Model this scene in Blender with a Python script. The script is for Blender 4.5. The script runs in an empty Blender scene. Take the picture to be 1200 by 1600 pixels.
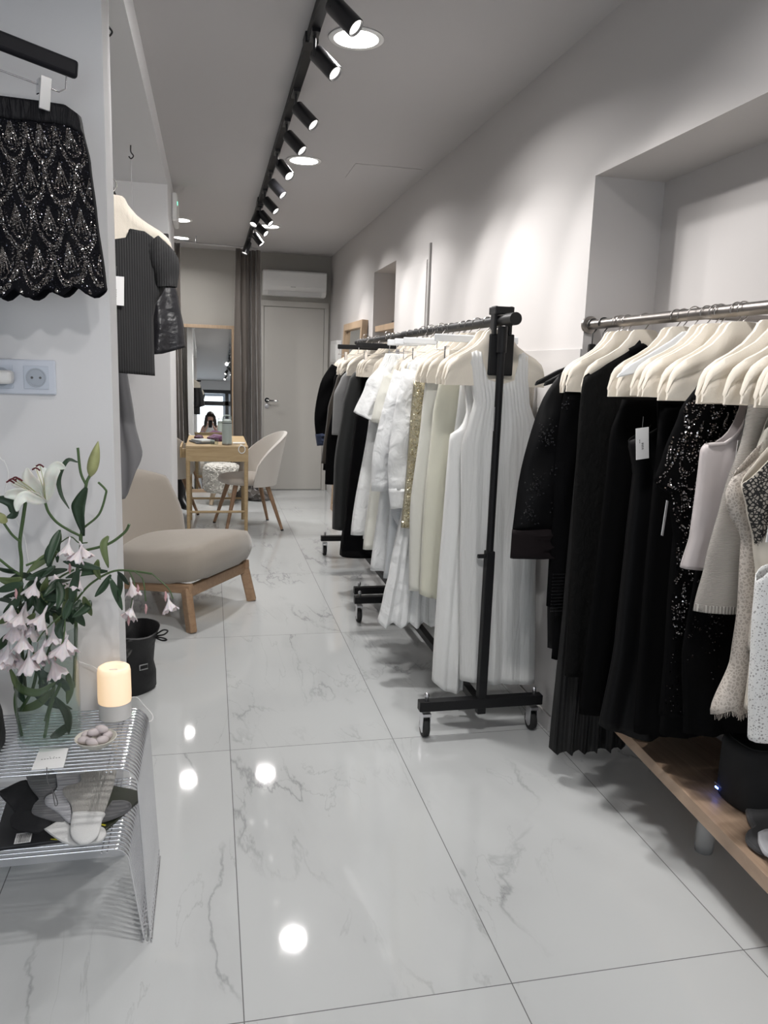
import bpy, bmesh, math, random
import numpy as np
from mathutils import Vector, Matrix
random.seed(7)
S = bpy.context.scene
COL = S.collection
PI = math.pi

# ---------------------------------------------------------------- camera
F_PX = 1225.4
CAM = Vector((0, 0, 1.365))
CR = Vector((0.97650, -0.21297, 0.03293)); CU = Vector((0.00659, 0.18225, 0.98323)); CF = Vector((0.21540, 0.95991, -0.17938))
cd = bpy.data.cameras.new('camera'); cam = bpy.data.objects.new('camera', cd); COL.objects.link(cam)
cd.sensor_fit = 'VERTICAL'; cd.sensor_height = 36; cd.lens = F_PX / 1600 * 36; cd.clip_start = 0.02
cam.matrix_world = Matrix(((CR.x, CU.x, -CF.x, CAM.x), (CR.y, CU.y, -CF.y, CAM.y), (CR.z, CU.z, -CF.z, CAM.z), (0, 0, 0, 1)))
S.camera = cam

def at(x, y, **k):
    """world point seen at photo pixel (x, y) that lies on the plane X=, Y= or Z= given"""
    d = CR * ((x - 600) / F_PX) - CU * ((y - 800) / F_PX) + CF
    a, v = list(k.items())[0]; i = 'XYZ'.index(a)
    return CAM + d * ((v - CAM[i]) / d[i])

# ---------------------------------------------------------------- light, world, exposure
S.view_settings.view_transform = 'Standard'; S.view_settings.look = 'None'
S.view_settings.gamma = 1; S.view_settings.use_curve_mapping = False
S.view_settings.exposure = 0.48
S.cycles.transparent_max_bounces = 24
w = bpy.data.worlds.new('daylight'); S.world = w; w.use_nodes = True
w.node_tree.nodes['Background'].inputs[0].default_value = (0.55, 0.75, 1.0, 1)
w.node_tree.nodes['Background'].inputs[1].default_value = 0.5
CEIL = 2.53
DOWN = [(0.52, 3.03), (0.535, 4.79), (0.50, 7.06), (-0.235, 7.06), (-0.27, 8.05), (0.52, 1.27), (0.52, -0.9)]
DOWN_W = 10.0
SPOT_W = 21.0
COOL = (1.0, 0.98, 0.965)
def area(name, loc, size, watt, col, rot=(0, 0, 0), shape='DISK', spread=170, sy=None):
    l = bpy.data.lights.new(name, 'AREA'); l.shape = shape; l.size = size; l.energy = watt; l.color = col; l.spread = math.radians(spread)
    if sy: l.size_y = sy
    o = bpy.data.objects.new(name, l); o.location = loc; o.rotation_euler = rot; COL.objects.link(o); return o
# daylight that comes in through the shop window behind the camera
area('window_daylight', (-0.65, -2.45, 1.30), 1.9, 30, (0.84, 0.92, 1.0), (PI / 2, 0, 0), 'RECTANGLE', 170, 1.8)

# ---------------------------------------------------------------- helpers
def new_mat(name):
    m = bpy.data.materials.new(name); m.use_nodes = True
    return m, m.node_tree, m.node_tree.nodes['Principled BSDF']
def mat(name, col, rough=0.6, metal=0.0, bump=0.0, bscale=60, var=0.0, vscale=8, stretch=None, spec=0.5, sheen=0.0, alpha=1.0, trans=0.0, sub=0.0, emit=None, es=0.0, bdist=0.002):
    m, nt, p = new_mat(name); N = nt.nodes; L = nt.links
    p.inputs['Base Color'].default_value = (*col, 1); p.inputs['Roughness'].default_value = rough; p.inputs['Metallic'].default_value = metal
    p.inputs['Specular IOR Level'].default_value = spec; p.inputs['Sheen Weight'].default_value = sheen; p.inputs['Alpha'].default_value = alpha
    p.inputs['Transmission Weight'].default_value = trans
    if sub: p.inputs['Subsurface Weight'].default_value = sub; p.inputs['Subsurface Scale'].default_value = 0.01
    if emit: p.inputs['Emission Color'].default_value = (*emit, 1); p.inputs['Emission Strength'].default_value = es
    if bump or var:
        tc = N.new('ShaderNodeTexCoord'); mp = N.new('ShaderNodeMapping'); L.new(tc.outputs['Object'], mp.inputs[0])
        if stretch: mp.inputs['Scale'].default_value = stretch
    if bump:
        n = N.new('ShaderNodeTexNoise'); n.inputs['Scale'].default_value = bscale; n.inputs['Detail'].default_value = 3; L.new(mp.outputs[0], n.inputs[0])
        b = N.new('ShaderNodeBump'); b.inputs['Strength'].default_value = bump; b.inputs['Distance'].default_value = bdist
        L.new(n.outputs['Fac'], b.inputs['Height']); L.new(b.outputs[0], p.inputs['Normal'])
    if var:
        n = N.new('ShaderNodeTexNoise'); n.inputs['Scale'].default_value = vscale; n.inputs['Detail'].default_value = 4; L.new(mp.outputs[0], n.inputs[0])
        r = N.new('ShaderNodeMapRange'); r.inputs[1].default_value = 0.3; r.inputs[2].default_value = 0.7; r.inputs[3].default_value = 1 - var; r.inputs[4].default_value = 1 + var
        L.new(n.outputs['Fac'], r.inputs[0])
        mx = N.new('ShaderNodeVectorMath'); mx.operation = 'SCALE'; mx.inputs[0].default_value = col; L.new(r.outputs[0], mx.inputs[3])
        L.new(mx.outputs[0], p.inputs['Base Color'])
    return m

class MB:
    def __init__(s): s.v = []; s.f = []
    def add(s, vs, fs):
        k = len(s.v); s.v += [tuple(v) for v in vs]; s.f += [tuple(i + k for i in f) for f in fs]; return s
    def box(s, x0, x1, y0, y1, z0, z1, M=None):
        vs = [Vector((x, y, z)) for z in (z0, z1) for y in (y0, y1) for x in (x0, x1)]
        if M: vs = [M @ v for v in vs]
        return s.add(vs, [(0, 2, 3, 1), (4, 5, 7, 6), (0, 1, 5, 4), (1, 3, 7, 5), (3, 2, 6, 7), (2, 0, 4, 6)])
    def tube(s, pts, r, n=8, cap=True):
        pts = [Vector(p) for p in pts]; m = len(pts)
        rr = r if isinstance(r, (list, tuple)) else [r] * m
        vs = []; up = None
        for i, p in enumerate(pts):
            d = (pts[min(i + 1, m - 1)] - pts[max(i - 1, 0)])
            d = d.normalized() if d.length > 1e-9 else Vector((0, 0, 1))
            if up is None: up = Vector((0, 0, 1)) if abs(d.z) < 0.9 else Vector((0, 1, 0))
            a = d.cross(up)
            if a.length < 1e-4: a = d.cross(Vector((1, 0.3, 0)))
            a.normalize(); b = a.cross(d); up = b
            for k in range(n):
                t = 2 * PI * k / n; vs.append(p + (a * math.cos(t) + b * math.sin(t)) * rr[i])
        fs = [(i * n + k, i * n + (k + 1) % n, (i + 1) * n + (k + 1) % n, (i + 1) * n + k) for i in range(m - 1) for k in range(n)]
        if cap: fs += [tuple(range(n))[::-1], tuple(range((m - 1) * n, m * n))]
        return s.add(vs, fs)
    def lathe(s, prof, c=(0, 0, 0), n=32, M=None, cap=True):
        vs = []
        for r, z in prof:
            for k in range(n):
                t = 2 * PI * k / n; v = Vector((c[0] + r * math.cos(t), c[1] + r * math.sin(t), c[2] + z)); vs.append(M @ v if M else v)
        m = len(prof)
        fs = [(i * n + k, i * n + (k + 1) % n, (i + 1) * n + (k + 1) % n, (i + 1) * n + k) for i in range(m - 1) for k in range(n)]
        if cap: fs += [tuple(range(n))[::-1], tuple(range((m - 1) * n, m * n))]
        return s.add(vs, fs)
    def loft(s, rings, closed=True, cap=True):
        n = len(rings[0]); m = len(rings); vs = [p for r in rings for p in r]
        q = n if closed else n - 1
        fs = [(i * n + k, i * n + (k + 1) % n, (i + 1) * n + (k + 1) % n, (i + 1) * n + k) for i in range(m - 1) for k in range(q)]
        if cap and closed: fs += [tuple(range(n))[::-1], tuple(range((m - 1) * n, m * n))]
        return s.add(vs, fs)
    def prism(s, poly, vec):
        vec = Vector(vec); n = len(poly); a = [Vector(p) for p in poly]
        return s.add(a + [p + vec for p in a], [tuple(range(n))[::-1], tuple(range(n, 2 * n))] + [(k, (k + 1) % n, n + (k + 1) % n, n + k) for k in range(n)])
    def ball(s, c, r, sx=1, sy=1, sz=1, n=10, M=None):
        pr = [(max(1e-4, r * math.sin(PI * i / n)), -r * math.cos(PI * i / n)) for i in range(n + 1)]
        k = len(s.v); s.lathe(pr, n=n * 2)
        for i in range(k, len(s.v)):
            v = Vector(s.v[i]); v = Vector((v.x * sx, v.y * sy, v.z * sz))
            if M: v = M @ v
            s.v[i] = tuple(v + Vector(c))
        return s
    def build(s, name, m, parent=None, smooth=False, bevel=0, seg=2, loc=None, sub=0, solid=0):
        me = bpy.data.meshes.new(name); me.from_pydata(s.v, [], s.f); me.validate()
        bm = bmesh.new(); bm.from_mesh(me); bmesh.ops.recalc_face_normals(bm, faces=bm.faces); bm.to_mesh(me); bm.free()
        me.materials.append(m)
        o = bpy.data.objects.new(name, me); COL.objects.link(o)
        if loc: o.location = loc
        if parent: o.parent = parent
        if smooth:
            me.polygons.foreach_set('use_smooth', [True] * len(me.polygons))
            try: me.set_sharp_from_angle(angle=math.radians(50))
            except Exception: pass
        if solid:
            d = o.modifiers.new('s', 'SOLIDIFY'); d.thickness = solid; d.offset = 0
        if bevel:
            d = o.modifiers.new('b', 'BEVEL'); d.width = bevel; d.segments = seg; d.limit_method = 'ANGLE'
        if sub:
            d = o.modifiers.new('u', 'SUBSURF'); d.levels = sub; d.render_levels = sub
        return o
def tag(o, label, cat, group=None):
    o['label'] = label; o['category'] = cat
    if group: o['group'] = group
    return o
def thing(name, label, cat, loc=(0, 0, 0), rz=0, group=None, rot=None):
    o = bpy.data.objects.new(name, None); COL.objects.link(o); o.empty_display_size = 0.05
    o.location = loc; o.rotation_euler = rot if rot else (0, 0, rz)
    return tag(o, label, cat, group)
def struct(o): o['kind'] = 'structure'; return o
def dup(root, loc, rot, label=None, group=None):
    r = root.copy(); COL.objects.link(r); r.location = loc; r.rotation_euler = rot
    if label: r['label'] = label
    if group: r['group'] = group
    for ch in list(root.children):
        c = ch.copy(); COL.objects.link(c); c.parent = r
        for g in ch.children:
            d = g.copy(); COL.objects.link(d); d.parent = c
    return r
def bez(pts, n=8):
    """smooth polyline through points (Catmull-Rom)"""
    P = [Vector(p) for p in pts]; P = [P[0] * 2 - P[1]] + P + [P[-1] * 2 - P[-2]]; out = []
    for i in range(1, len(P) - 2):
        for k in range(n):
            t = k / n; a, b, c, d = P[i - 1:i + 3]
            out.append(0.5 * ((2 * b) + (c - a) * t + (2 * a - 5 * b + 4 * c - d) * t * t + (3 * b - a - 3 * c + d) * t ** 3))
    out.append(P[-2]); return out
def dashes(name, n, w_, h_, pitch, m, M, parent):
    b = MB()
    for k in range(n): b.box((k - (n - 1) / 2) * pitch - w_ / 2, (k - (n - 1) / 2) * pitch + w_ / 2, -h_ / 2, h_ / 2, 0, 0.0003)
    o = b.build(name, m, parent); o.matrix_basis = M; return o
def text(name, body, size, m, M, parent=None, ext=0.0004):
    c = bpy.data.curves.new(name, 'FONT'); c.body = body; c.size = size; c.extrude = ext; c.align_x = 'CENTER'; c.align_y = 'CENTER'
    c.materials.append(m); o = bpy.data.objects.new(name, c); COL.objects.link(o)
    bpy.context.view_layer.update()
    me = bpy.data.meshes.new_from_object(o.evaluated_get(bpy.context.evaluated_depsgraph_get()))
    me.materials.clear(); me.materials.append(m); bpy.data.objects.remove(o)
    o = bpy.data.objects.new(name, me); COL.objects.link(o)
    if parent: o.parent = parent
    o.matrix_basis = M
    return o

# ---------------------------------------------------------------- materials
def floor_material():
    m, nt, p = new_mat('marble_tile'); N = nt.nodes; L = nt.links
    g = N.new('ShaderNodeNewGeometry'); sx = N.new('ShaderNodeSeparateXYZ'); L.new(g.outputs['Position'], sx.inputs[0])
    def M(op, a, b=None, c=None):
        n = N.new('ShaderNodeMath'); n.operation = op
        for i, q in enumerate((a, b, c)):
            if q is None: continue
            if isinstance(q, (int, float)): n.inputs[i].default_value = q
            else: L.new(q, n.inputs[i])
        return n.outputs[0]
    u = M('DIVIDE', M('SUBTRACT', sx.outputs[0], 0.0614 - 6), 0.6); v = M('DIVIDE', M('SUBTRACT', sx.outputs[1], 1.4554 - 1.21125 * 8), 1.21125)
    fu = M('FRACT', u); fv = M('FRACT', v)
    du = M('MULTIPLY', M('MINIMUM', fu, M('SUBTRACT', 1.0, fu)), 0.6); dv = M('MULTIPLY', M('MINIMUM', fv, M('SUBTRACT', 1.0, fv)), 1.21125)
    grout = M('LESS_THAN', M('MINIMUM', du, dv), 0.0013)
    ident = N.new('ShaderNodeCombineXYZ'); L.new(M('FLOOR', u), ident.inputs[0]); L.new(M('FLOOR', v), ident.inputs[1])
    wn = N.new('ShaderNodeTexWhiteNoise'); wn.noise_dimensions = '3D'; L.new(ident.outputs[0], wn.inputs[0])
    off = N.new('ShaderNodeVectorMath'); off.operation = 'SCALE'; off.inputs[3].default_value = 9.0; L.new(wn.outputs['Color'], off.inputs[0])
    pos = N.new('ShaderNodeVectorMath'); L.new(g.outputs['Position'], pos.inputs[0]); L.new(off.outputs[0], pos.inputs[1])
    def vein(scale, dist, width, seedz):
        mp = N.new('ShaderNodeMapping'); mp.inputs['Location'].default_value = (seedz, seedz, seedz); mp.inputs['Rotation'].default_value = (0, 0, 0.9); mp.inputs['Scale'].default_value = (1.6, 0.55, 1)
        L.new(pos.outputs[0], mp.inputs[0])
        n = N.new('ShaderNodeTexNoise'); n.inputs['Scale'].default_value = scale; n.inputs['Detail'].default_value = 7; n.inputs['Roughness'].default_value = 0.56; n.inputs['Distortion'].default_value = dist
        L.new(mp.outputs[0], n.inputs[0])
        a = M('ABSOLUTE', M('SUBTRACT', n.outputs['Fac'], 0.5))
        return M('SUBTRACT', 1.0, M('MINIMUM', M('DIVIDE', a, width), 1.0))
    v1 = M('POWER', vein(1.15, 0.5, 0.012, 3.1), 1.3); halo = vein(1.15, 0.5, 0.10, 3.1); v2 = M('POWER', vein(2.1, 0.7, 0.008, 11.7), 1.5)
    gate = N.new('ShaderNodeTexNoise'); gate.inputs['Scale'].default_value = 1.7; L.new(pos.outputs[0], gate.inputs[0])
    gm = N.new('ShaderNodeMapRange'); gm.inputs[1].default_value = 0.46; gm.inputs[2].default_value = 0.60; L.new(gate.outputs['Fac'], gm.inputs[0])
    f = M('MULTIPLY', M('ADD', M('MULTIPLY', v1, 0.52), M('ADD', M('MULTIPLY', halo, 0.13), M('MULTIPLY', v2, 0.30))), gm.outputs[0])
    mx = N.new('ShaderNodeMix'); mx.data_type = 'RGBA'; mx.inputs[6].default_value = (0.565, 0.58, 0.58, 1); mx.inputs[7].default_value = (0.24, 0.245, 0.25, 1); L.new(f, mx.inputs[0])
    m2 = N.new('ShaderNodeMix'); m2.data_type = 'RGBA'; m2.inputs[7].default_value = (0.13, 0.13, 0.13, 1); L.new(mx.outputs[2], m2.inputs[6]); L.new(grout, m2.inputs[0])
    L.new(m2.outputs[2], p.inputs['Base Color'])
    L.new(M('ADD', 0.045, M('MULTIPLY', grout, 0.6)), p.inputs['Roughness'])
    p.inputs['Specular IOR Level'].default_value = 0.55
    return m
def wood(name, a, b, scale=(1, 1, 1), axis='Y', rough=0.45):
    m, nt, p = new_mat(name); N = nt.nodes; L = nt.links
    tc = N.new('ShaderNodeTexCoord'); mp = N.new('ShaderNodeMapping'); L.new(tc.outputs['Object'], mp.inputs[0]); mp.inputs['Scale'].default_value = scale
    n = N.new('ShaderNodeTexNoise'); n.inputs['Scale'].default_value = 6; n.inputs['Detail'].default_value = 8; n.inputs['Distortion'].default_value = 0.8; L.new(mp.outputs[0], n.inputs[0])
    r = N.new('ShaderNodeValToRGB'); r.color_ramp.elements[0].position = 0.32; r.color_ramp.elements[1].position = 0.68
    r.color_ramp.elements[0].color = (*b, 1); r.color_ramp.elements[1].color = (*a, 1); L.new(n.outputs['Fac'], r.inputs[0]); L.new(r.outputs[0], p.inputs['Base Color'])
    p.inputs['Roughness'].default_value = rough
    bu = N.new('ShaderNodeBump'); bu.inputs['Strength'].default_value = 0.1; bu.inputs['Distance'].default_value = 0.001; L.new(n.outputs['Fac'], bu.inputs['Height']); L.new(bu.outputs[0], p.inputs['Normal'])
    return m
def cloth(name, col, rough=0.75, sheen=0.3, wr=0.5, wscale=9, alpha=1.0, weave=0, stretch=(1, 1, 0.45), spec=0.3, through=0.0):
    """cloth: large soft creases plus an optional fine weave; 'through' lets part of the light pass"""
    m, nt, p = new_mat(name); N = nt.nodes; L = nt.links
    p.inputs['Base Color'].default_value = (*col, 1); p.inputs['Roughness'].default_value = rough; p.inputs['Sheen Weight'].default_value = sheen
    p.inputs['Specular IOR Level'].default_value = spec
    tc = N.new('ShaderNodeTexCoord'); mp = N.new('ShaderNodeMapping'); mp.inputs['Scale'].default_value = stretch; L.new(tc.outputs['Object'], mp.inputs[0])
    oi = N.new('ShaderNodeObjectInfo'); sc = N.new('ShaderNodeMath'); sc.operation = 'MULTIPLY'; sc.inputs[1].default_value = 31.0; L.new(oi.outputs['Random'], sc.inputs[0])
    n = N.new('ShaderNodeTexNoise'); n.noise_dimensions = '4D'; n.inputs['Scale'].default_value = wscale; n.inputs['Detail'].default_value = 3; n.inputs['Distortion'].default_value = 0.7
    L.new(mp.outputs[0], n.inputs[0]); L.new(sc.outputs[0], n.inputs['W'])
    b = N.new('ShaderNodeBump'); b.inputs['Strength'].default_value = wr; b.inputs['Distance'].default_value = 0.02; L.new(n.outputs['Fac'], b.inputs['Height'])
    last = b
    if weave:
        k = N.new('ShaderNodeTexNoise'); k.inputs['Scale'].default_value = weave; L.new(tc.outputs['Object'], k.inputs[0])
        c = N.new('ShaderNodeBump'); c.inputs['Strength'].default_value = 0.35; c.inputs['Distance'].default_value = 0.002; L.new(k.outputs['Fac'], c.inputs['Height']); L.new(b.outputs[0], c.inputs['Normal']); last = c
    L.new(last.outputs[0], p.inputs['Normal'])
    out = N['Material Output']; sh = p.outputs[0]
    if through:
        t = N.new('ShaderNodeBsdfTranslucent'); t.inputs[0].default_value = (*col, 1); L.new(last.outputs[0], t.inputs['Normal'])
        x = N.new('ShaderNodeMixShader'); x.inputs[0].default_value = through; L.new(sh, x.inputs[1]); L.new(t.outputs[0], x.inputs[2]); sh = x.outputs[0]
    if alpha < 1:
        t = N.new('ShaderNodeBsdfTransparent'); x = N.new('ShaderNodeMixShader'); x.inputs[0].default_value = alpha
        L.new(t.outputs[0], x.inputs[1]); L.new(sh, x.inputs[2]); sh = x.outputs[0]
    L.new(sh, out.inputs[0])
    return m
def wave_cloth(name, col, col2, scale, direction='X', rough=0.7, bump=0.6, dist=0.003, sheen=0.2, distort=0.0):
    """ribbed or striped cloth"""
    m, nt, p = new_mat(name); N = nt.nodes; L = nt.links
    tc = N.new('ShaderNodeTexCoord'); wv = N.new('ShaderNodeTexWave'); wv.bands_direction = direction; wv.inputs['Scale'].default_value = scale; wv.inputs['Distortion'].default_value = distort
    L.new(tc.outputs['Object'], wv.inputs[0])
    mx = N.new('ShaderNodeMix'); mx.data_type = 'RGBA'; mx.inputs[6].default_value = (*col, 1); mx.inputs[7].default_value = (*col2, 1); L.new(wv.outputs['Fac'], mx.inputs[0]); L.new(mx.outputs[2], p.inputs['Base Color'])
    b = N.new('ShaderNodeBump'); b.inputs['Strength'].default_value = bump; b.inputs['Distance'].default_value = dist; L.new(wv.outputs['Fac'], b.inputs['Height']); L.new(b.outputs[0], p.inputs['Normal'])
    p.inputs['Roughness'].default_value = rough; p.inputs['Sheen Weight'].default_value = sheen
    return m
def lace(name, thread, ground, scale, width, galpha, rough=0.7, distort=0.25):
    """net of raised threads (cell edges) over a thin ground"""
    m, nt, p = new_mat(name); N = nt.nodes; L = nt.links
    tc = N.new('ShaderNodeTexCoord'); n = N.new('ShaderNodeTexNoise'); n.inputs['Scale'].default_value = scale * 0.5; L.new(tc.outputs['Object'], n.inputs[0])
    vm = N.new('ShaderNodeVectorMath'); vm.operation = 'SCALE'; vm.inputs[3].default_value = distort * 4 / scale; L.new(n.outputs['Color'], vm.inputs[0])
    ad = N.new('ShaderNodeVectorMath'); L.new(tc.outputs['Object'], ad.inputs[0]); L.new(vm.outputs[0], ad.inputs[1])
    vo = N.new('ShaderNodeTexVoronoi'); vo.feature = 'DISTANCE_TO_EDGE'; vo.inputs['Scale'].default_value = scale; L.new(ad.outputs[0], vo.inputs[0])
    lt = N.new('ShaderNodeMath'); lt.operation = 'LESS_THAN'; lt.inputs[1].default_value = width; L.new(vo.outputs['Distance'], lt.inputs[0])
    mx = N.new('ShaderNodeMix'); mx.data_type = 'RGBA'; mx.inputs[6].default_value = (*ground, 1); mx.inputs[7].default_value = (*thread, 1); L.new(lt.outputs[0], mx.inputs[0]); L.new(mx.outputs[2], p.inputs['Base Color'])
    b = N.new('ShaderNodeBump'); b.inputs['Strength'].default_value = 0.8; b.inputs['Distance'].default_value = 0.002; L.new(lt.outputs[0], b.inputs['Height']); L.new(b.outputs[0], p.inputs['Normal'])
    if galpha < 1:
        mr = N.new('ShaderNodeMapRange'); mr.inputs[3].default_value = galpha; mr.inputs[4].default_value = 1; L.new(lt.outputs[0], mr.inputs[0]); L.new(mr.outputs[0], p.inputs['Alpha'])
    p.inputs['Roughness'].default_value = rough
    return m

M_floor = floor_material()
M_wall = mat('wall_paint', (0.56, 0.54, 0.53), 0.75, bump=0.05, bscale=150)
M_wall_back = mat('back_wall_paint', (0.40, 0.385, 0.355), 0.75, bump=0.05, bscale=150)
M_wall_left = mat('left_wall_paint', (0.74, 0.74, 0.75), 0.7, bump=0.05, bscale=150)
M_ceil = mat('ceiling_paint', (0.50, 0.487, 0.49), 0.85, bump=0.04, bscale=120)
M_gloss = mat('glossy_wall_film', (0.56, 0.545, 0.54), 0.12, spec=0.6)
M_door = mat('door_paint', (0.50, 0.485, 0.455), 0.5)
M_white = mat('white_plastic', (0.80, 0.80, 0.79), 0.35)
M_plate = mat('socket_plastic', (0.62, 0.66, 0.74), 0.4)
M_socket = mat('socket_face', (0.55, 0.60, 0.68), 0.4)
M_black = mat('black_powder_coat', (0.007, 0.007, 0.008), 0.5, spec=0.3, bump=0.05, bscale=300)
M_blackp = mat('black_plastic', (0.010, 0.010, 0.011), 0.45, spec=0.3)
M_rubber = mat('black_rubber', (0.015, 0.015, 0.015), 0.7)
M_chrome = mat('chrome', (0.78, 0.78, 0.80), 0.08, 1.0)
M_wire = mat('chrome_wire', (0.80, 0.80, 0.82), 0.12, 1.0)
M_steel = mat('brushed_steel', (0.30, 0.28, 0.265), 0.33, 1.0, bump=0.06, bscale=200, stretch=(30, 1, 30))
M_zinc = mat('zinc', (0.6, 0.6, 0.62), 0.3, 1.0)
M_mirror = mat('mirror_silver', (0.86, 0.88, 0.87), 0.005, 1.0)
M_oak = wood('light_oak', (0.36, 0.235, 0.14), (0.28, 0.17, 0.10), (9, 1, 9))
M_oakf = wood('pale_oak_frame', (0.48, 0.35, 0.235), (0.38, 0.27, 0.175), (8, 8, 1))
M_oakb = wood('bench_oak', (0.40, 0.285, 0.20), (0.31, 0.215, 0.15), (14, 0.8, 3))
M_deskw = wood('desk_oak', (0.46, 0.34, 0.19), (0.38, 0.27, 0.14), (1, 8, 8))
M_legw = wood('brown_leg_wood', (0.29, 0.175, 0.10), (0.21, 0.12, 0.065), (10, 10, 1))
M_pale = wood('pale_stool_wood', (0.70, 0.58, 0.43), (0.6, 0.48, 0.34), (10, 10, 1))
M_linen = cloth('beige_linen', (0.31, 0.275, 0.235), 0.9, 0.4, 0.15, 5, weave=420)
M_velvet = cloth('beige_velvet', (0.42, 0.375, 0.33), 0.85, 0.6, 0.1, 6, weave=500)
M_velvet2 = cloth('pale_beige_shell', (0.55, 0.52, 0.48), 0.85, 0.4, 0.05, 6, weave=500)
M_fur = mat('white_faux_fur', (0.82, 0.80, 0.74), 0.95, bump=1.0, bscale=70, bdist=0.02, sheen=0.5)
M_curtain = cloth('taupe_velvet_curtain', (0.085, 0.073, 0.064), 0.5, 0.55, 0.6, 14, stretch=(1, 1, 0.35))
M_padded = cloth('cream_canvas', (0.74, 0.68, 0.585), 0.85, 0.2, 0.35, 12, weave=500)
M_whiteh = mat('white_hanger_plastic', (0.74, 0.76, 0.78), 0.35)
M_grey_metal = mat('hook_wire', (0.5, 0.48, 0.46), 0.25, 1.0)
M_paper = mat('white_card', (0.80, 0.80, 0.80), 0.6)
M_ink = mat('grey_print', (0.12, 0.12, 0.12), 0.6)
M_led = mat('led_diffuser', (1, 1, 1), 0.5, emit=(1.0, 0.97, 0.94), es=9.0)

# ================================================================ the room
def wall(name, m, *boxes):
    b = MB()
    for q in boxes: b.box(*q)
    return struct(b.build(name, m))
fl = MB().box(-1.8, 1.75, -2.25, 8.85, -0.1, 0); struct(fl.build('floor', M_floor))
struct(MB().box(-1.8, 1.75, -2.25, 8.85, CEIL, CEIL + 0.1).build('ceiling', M_ceil))
XR = 1.282
wall('wall_right', M_wall,
     (XR, 1.75, -2.25, 0.2, 0, CEIL), (XR, 1.75, 0.2, 2.61, 2.033, CEIL), (1.545, 1.75, 0.2, 2.61, 0, 2.033), (XR, 1.75, 2.61, 5.59, 0, CEIL),
     (XR, 1.75, 5.59, 6.354, 2.117, CEIL), (XR, 1.75, 5.59, 6.354, 0, 1.15), (1.60, 1.75, 5.59, 6.354, 1.15, 2.117), (XR, 1.75, 6.354, 8.709, 0, CEIL))
wall('wall_back', M_wall_back, (-1.8, 1.282, 8.709, 8.85, 0, CEIL))
XL = -0.24
wall('wall_left', M_wall_left, (-1.7, XL, 2.09, 2.24, 0, CEIL), (-1.7, XL, 2.24, 5.1, 2.40, CEIL), (-1.7, XL, 5.1, 5.95, 0, CEIL))
wall('wall_left_outer', M_wall, (-1.8, -1.7, -2.25, 8.709, 0, CEIL))
wall('wall_front', M_wall_left, (-1.7, -1.35, -2.25, -2.1, 0, CEIL), (1.1, 1.282, -2.25, -2.1, 0, CEIL), (-1.35, 1.1, -2.25, -2.1, 0, 0.3), (-1.35, 1.1, -2.25, -2.1, 2.32, CEIL))
M_frame = mat('dark_window_frame', (0.03, 0.03, 0.033), 0.4)
fb = MB().box(-1.35, 1.1, -2.24, -2.12, 0.3, 0.36).box(-1.35, 1.1, -2.24, -2.12, 2.24, 2.32).box(-1.35, 1.1, -2.24, -2.12, 1.95, 2.05)
for x in (-1.35, -0.55, 0.35, 1.02): fb.box(x, x + 0.08, -2.24, -2.12, 0.36, 2.24)
fro = struct(fb.build('window_1', M_frame))
gl, gnt, gp = new_mat('window_glass'); gp.inputs['Base Color'].default_value = (1, 1, 1, 1); gp.inputs['Roughness'].default_value = 0.0; gp.inputs['Alpha'].default_value = 0.12
pn = MB().box(-1.27, 1.02, -2.19, -2.18, 0.36, 2.24).build('pane', gl, fro)
bb = MB().box(1.270, XR - 0.0005, 2.63, 5.58, 0, 0.065).box(1.270, XR - 0.0005, 5.6, 6.34, 0, 0.065).box(1.270, XR - 0.0005, 6.36, 8.70, 0, 0.075)
struct(bb.build('baseboard_right', M_gloss, bevel=0.002))
# glossy protective panel on the right wall behind the near rack
struct(MB().box(1.276, XR - 0.0005, 2.612, 4.25, 0.068, 1.458).build('trim_1', M_gloss, bevel=0.001))
# flush service door and metal edge strip on the right wall
M_edge = mat('grey_edge_strip', (0.35, 0.34, 0.33), 0.4)
d2 = struct(MB().box(1.2745, XR - 0.0005, 4.74, 5.425, 0.08, 2.02).build('door_2', M_wall, bevel=0.002))
struct(MB().box(1.270, XR - 0.0005, 4.66, 4.685, 0.07, 2.105).build('trim_2', M_edge))
# ceiling hatch
struct(MB().box(0.83, 1.23, 4.76, 5.12, CEIL - 0.003, CEIL - 0.0002).build('trim_3', M_ceil, bevel=0.0015))
# back door
dr = MB()
dr.box(0.515, 0.565, 8.685, 8.7085, 0, 1.985).box(1.215, 1.262, 8.685, 8.7085, 0, 1.985).box(0.515, 1.262, 8.685, 8.7085, 1.985, 2.045)
door = struct(dr.build('door_1', M_door, bevel=0.003))
MB().box(0.568, 1.212, 8.690, 8.7085, 0.006, 1.98).build('door_leaf', M_door, door, bevel=0.003)
h = MB(); h.lathe([(0.026, 0), (0.026, 0.008)], n=24, M=Matrix.Translation((0.603, 8.690, 0.99)) @ Matrix.Rotation(PI / 2, 4, 'X'))
h.tube([(0.603, 8.69, 0.99), (0.603, 8.645, 0.99), (0.615, 8.638, 0.988), (0.72, 8.636, 0.984)], 0.009)
h.build('door_handle', M_chrome, door, True)
MB().lathe([(0.024, 0), (0.024, 0.008), (0.012, 0.009), (0.011, 0.014)], n=24, M=Matrix.Translation((0.603, 8.690, 0.925)) @ Matrix.Rotation(PI / 2, 4, 'X')).build('lock_cylinder', M_zinc, door, True)

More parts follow.
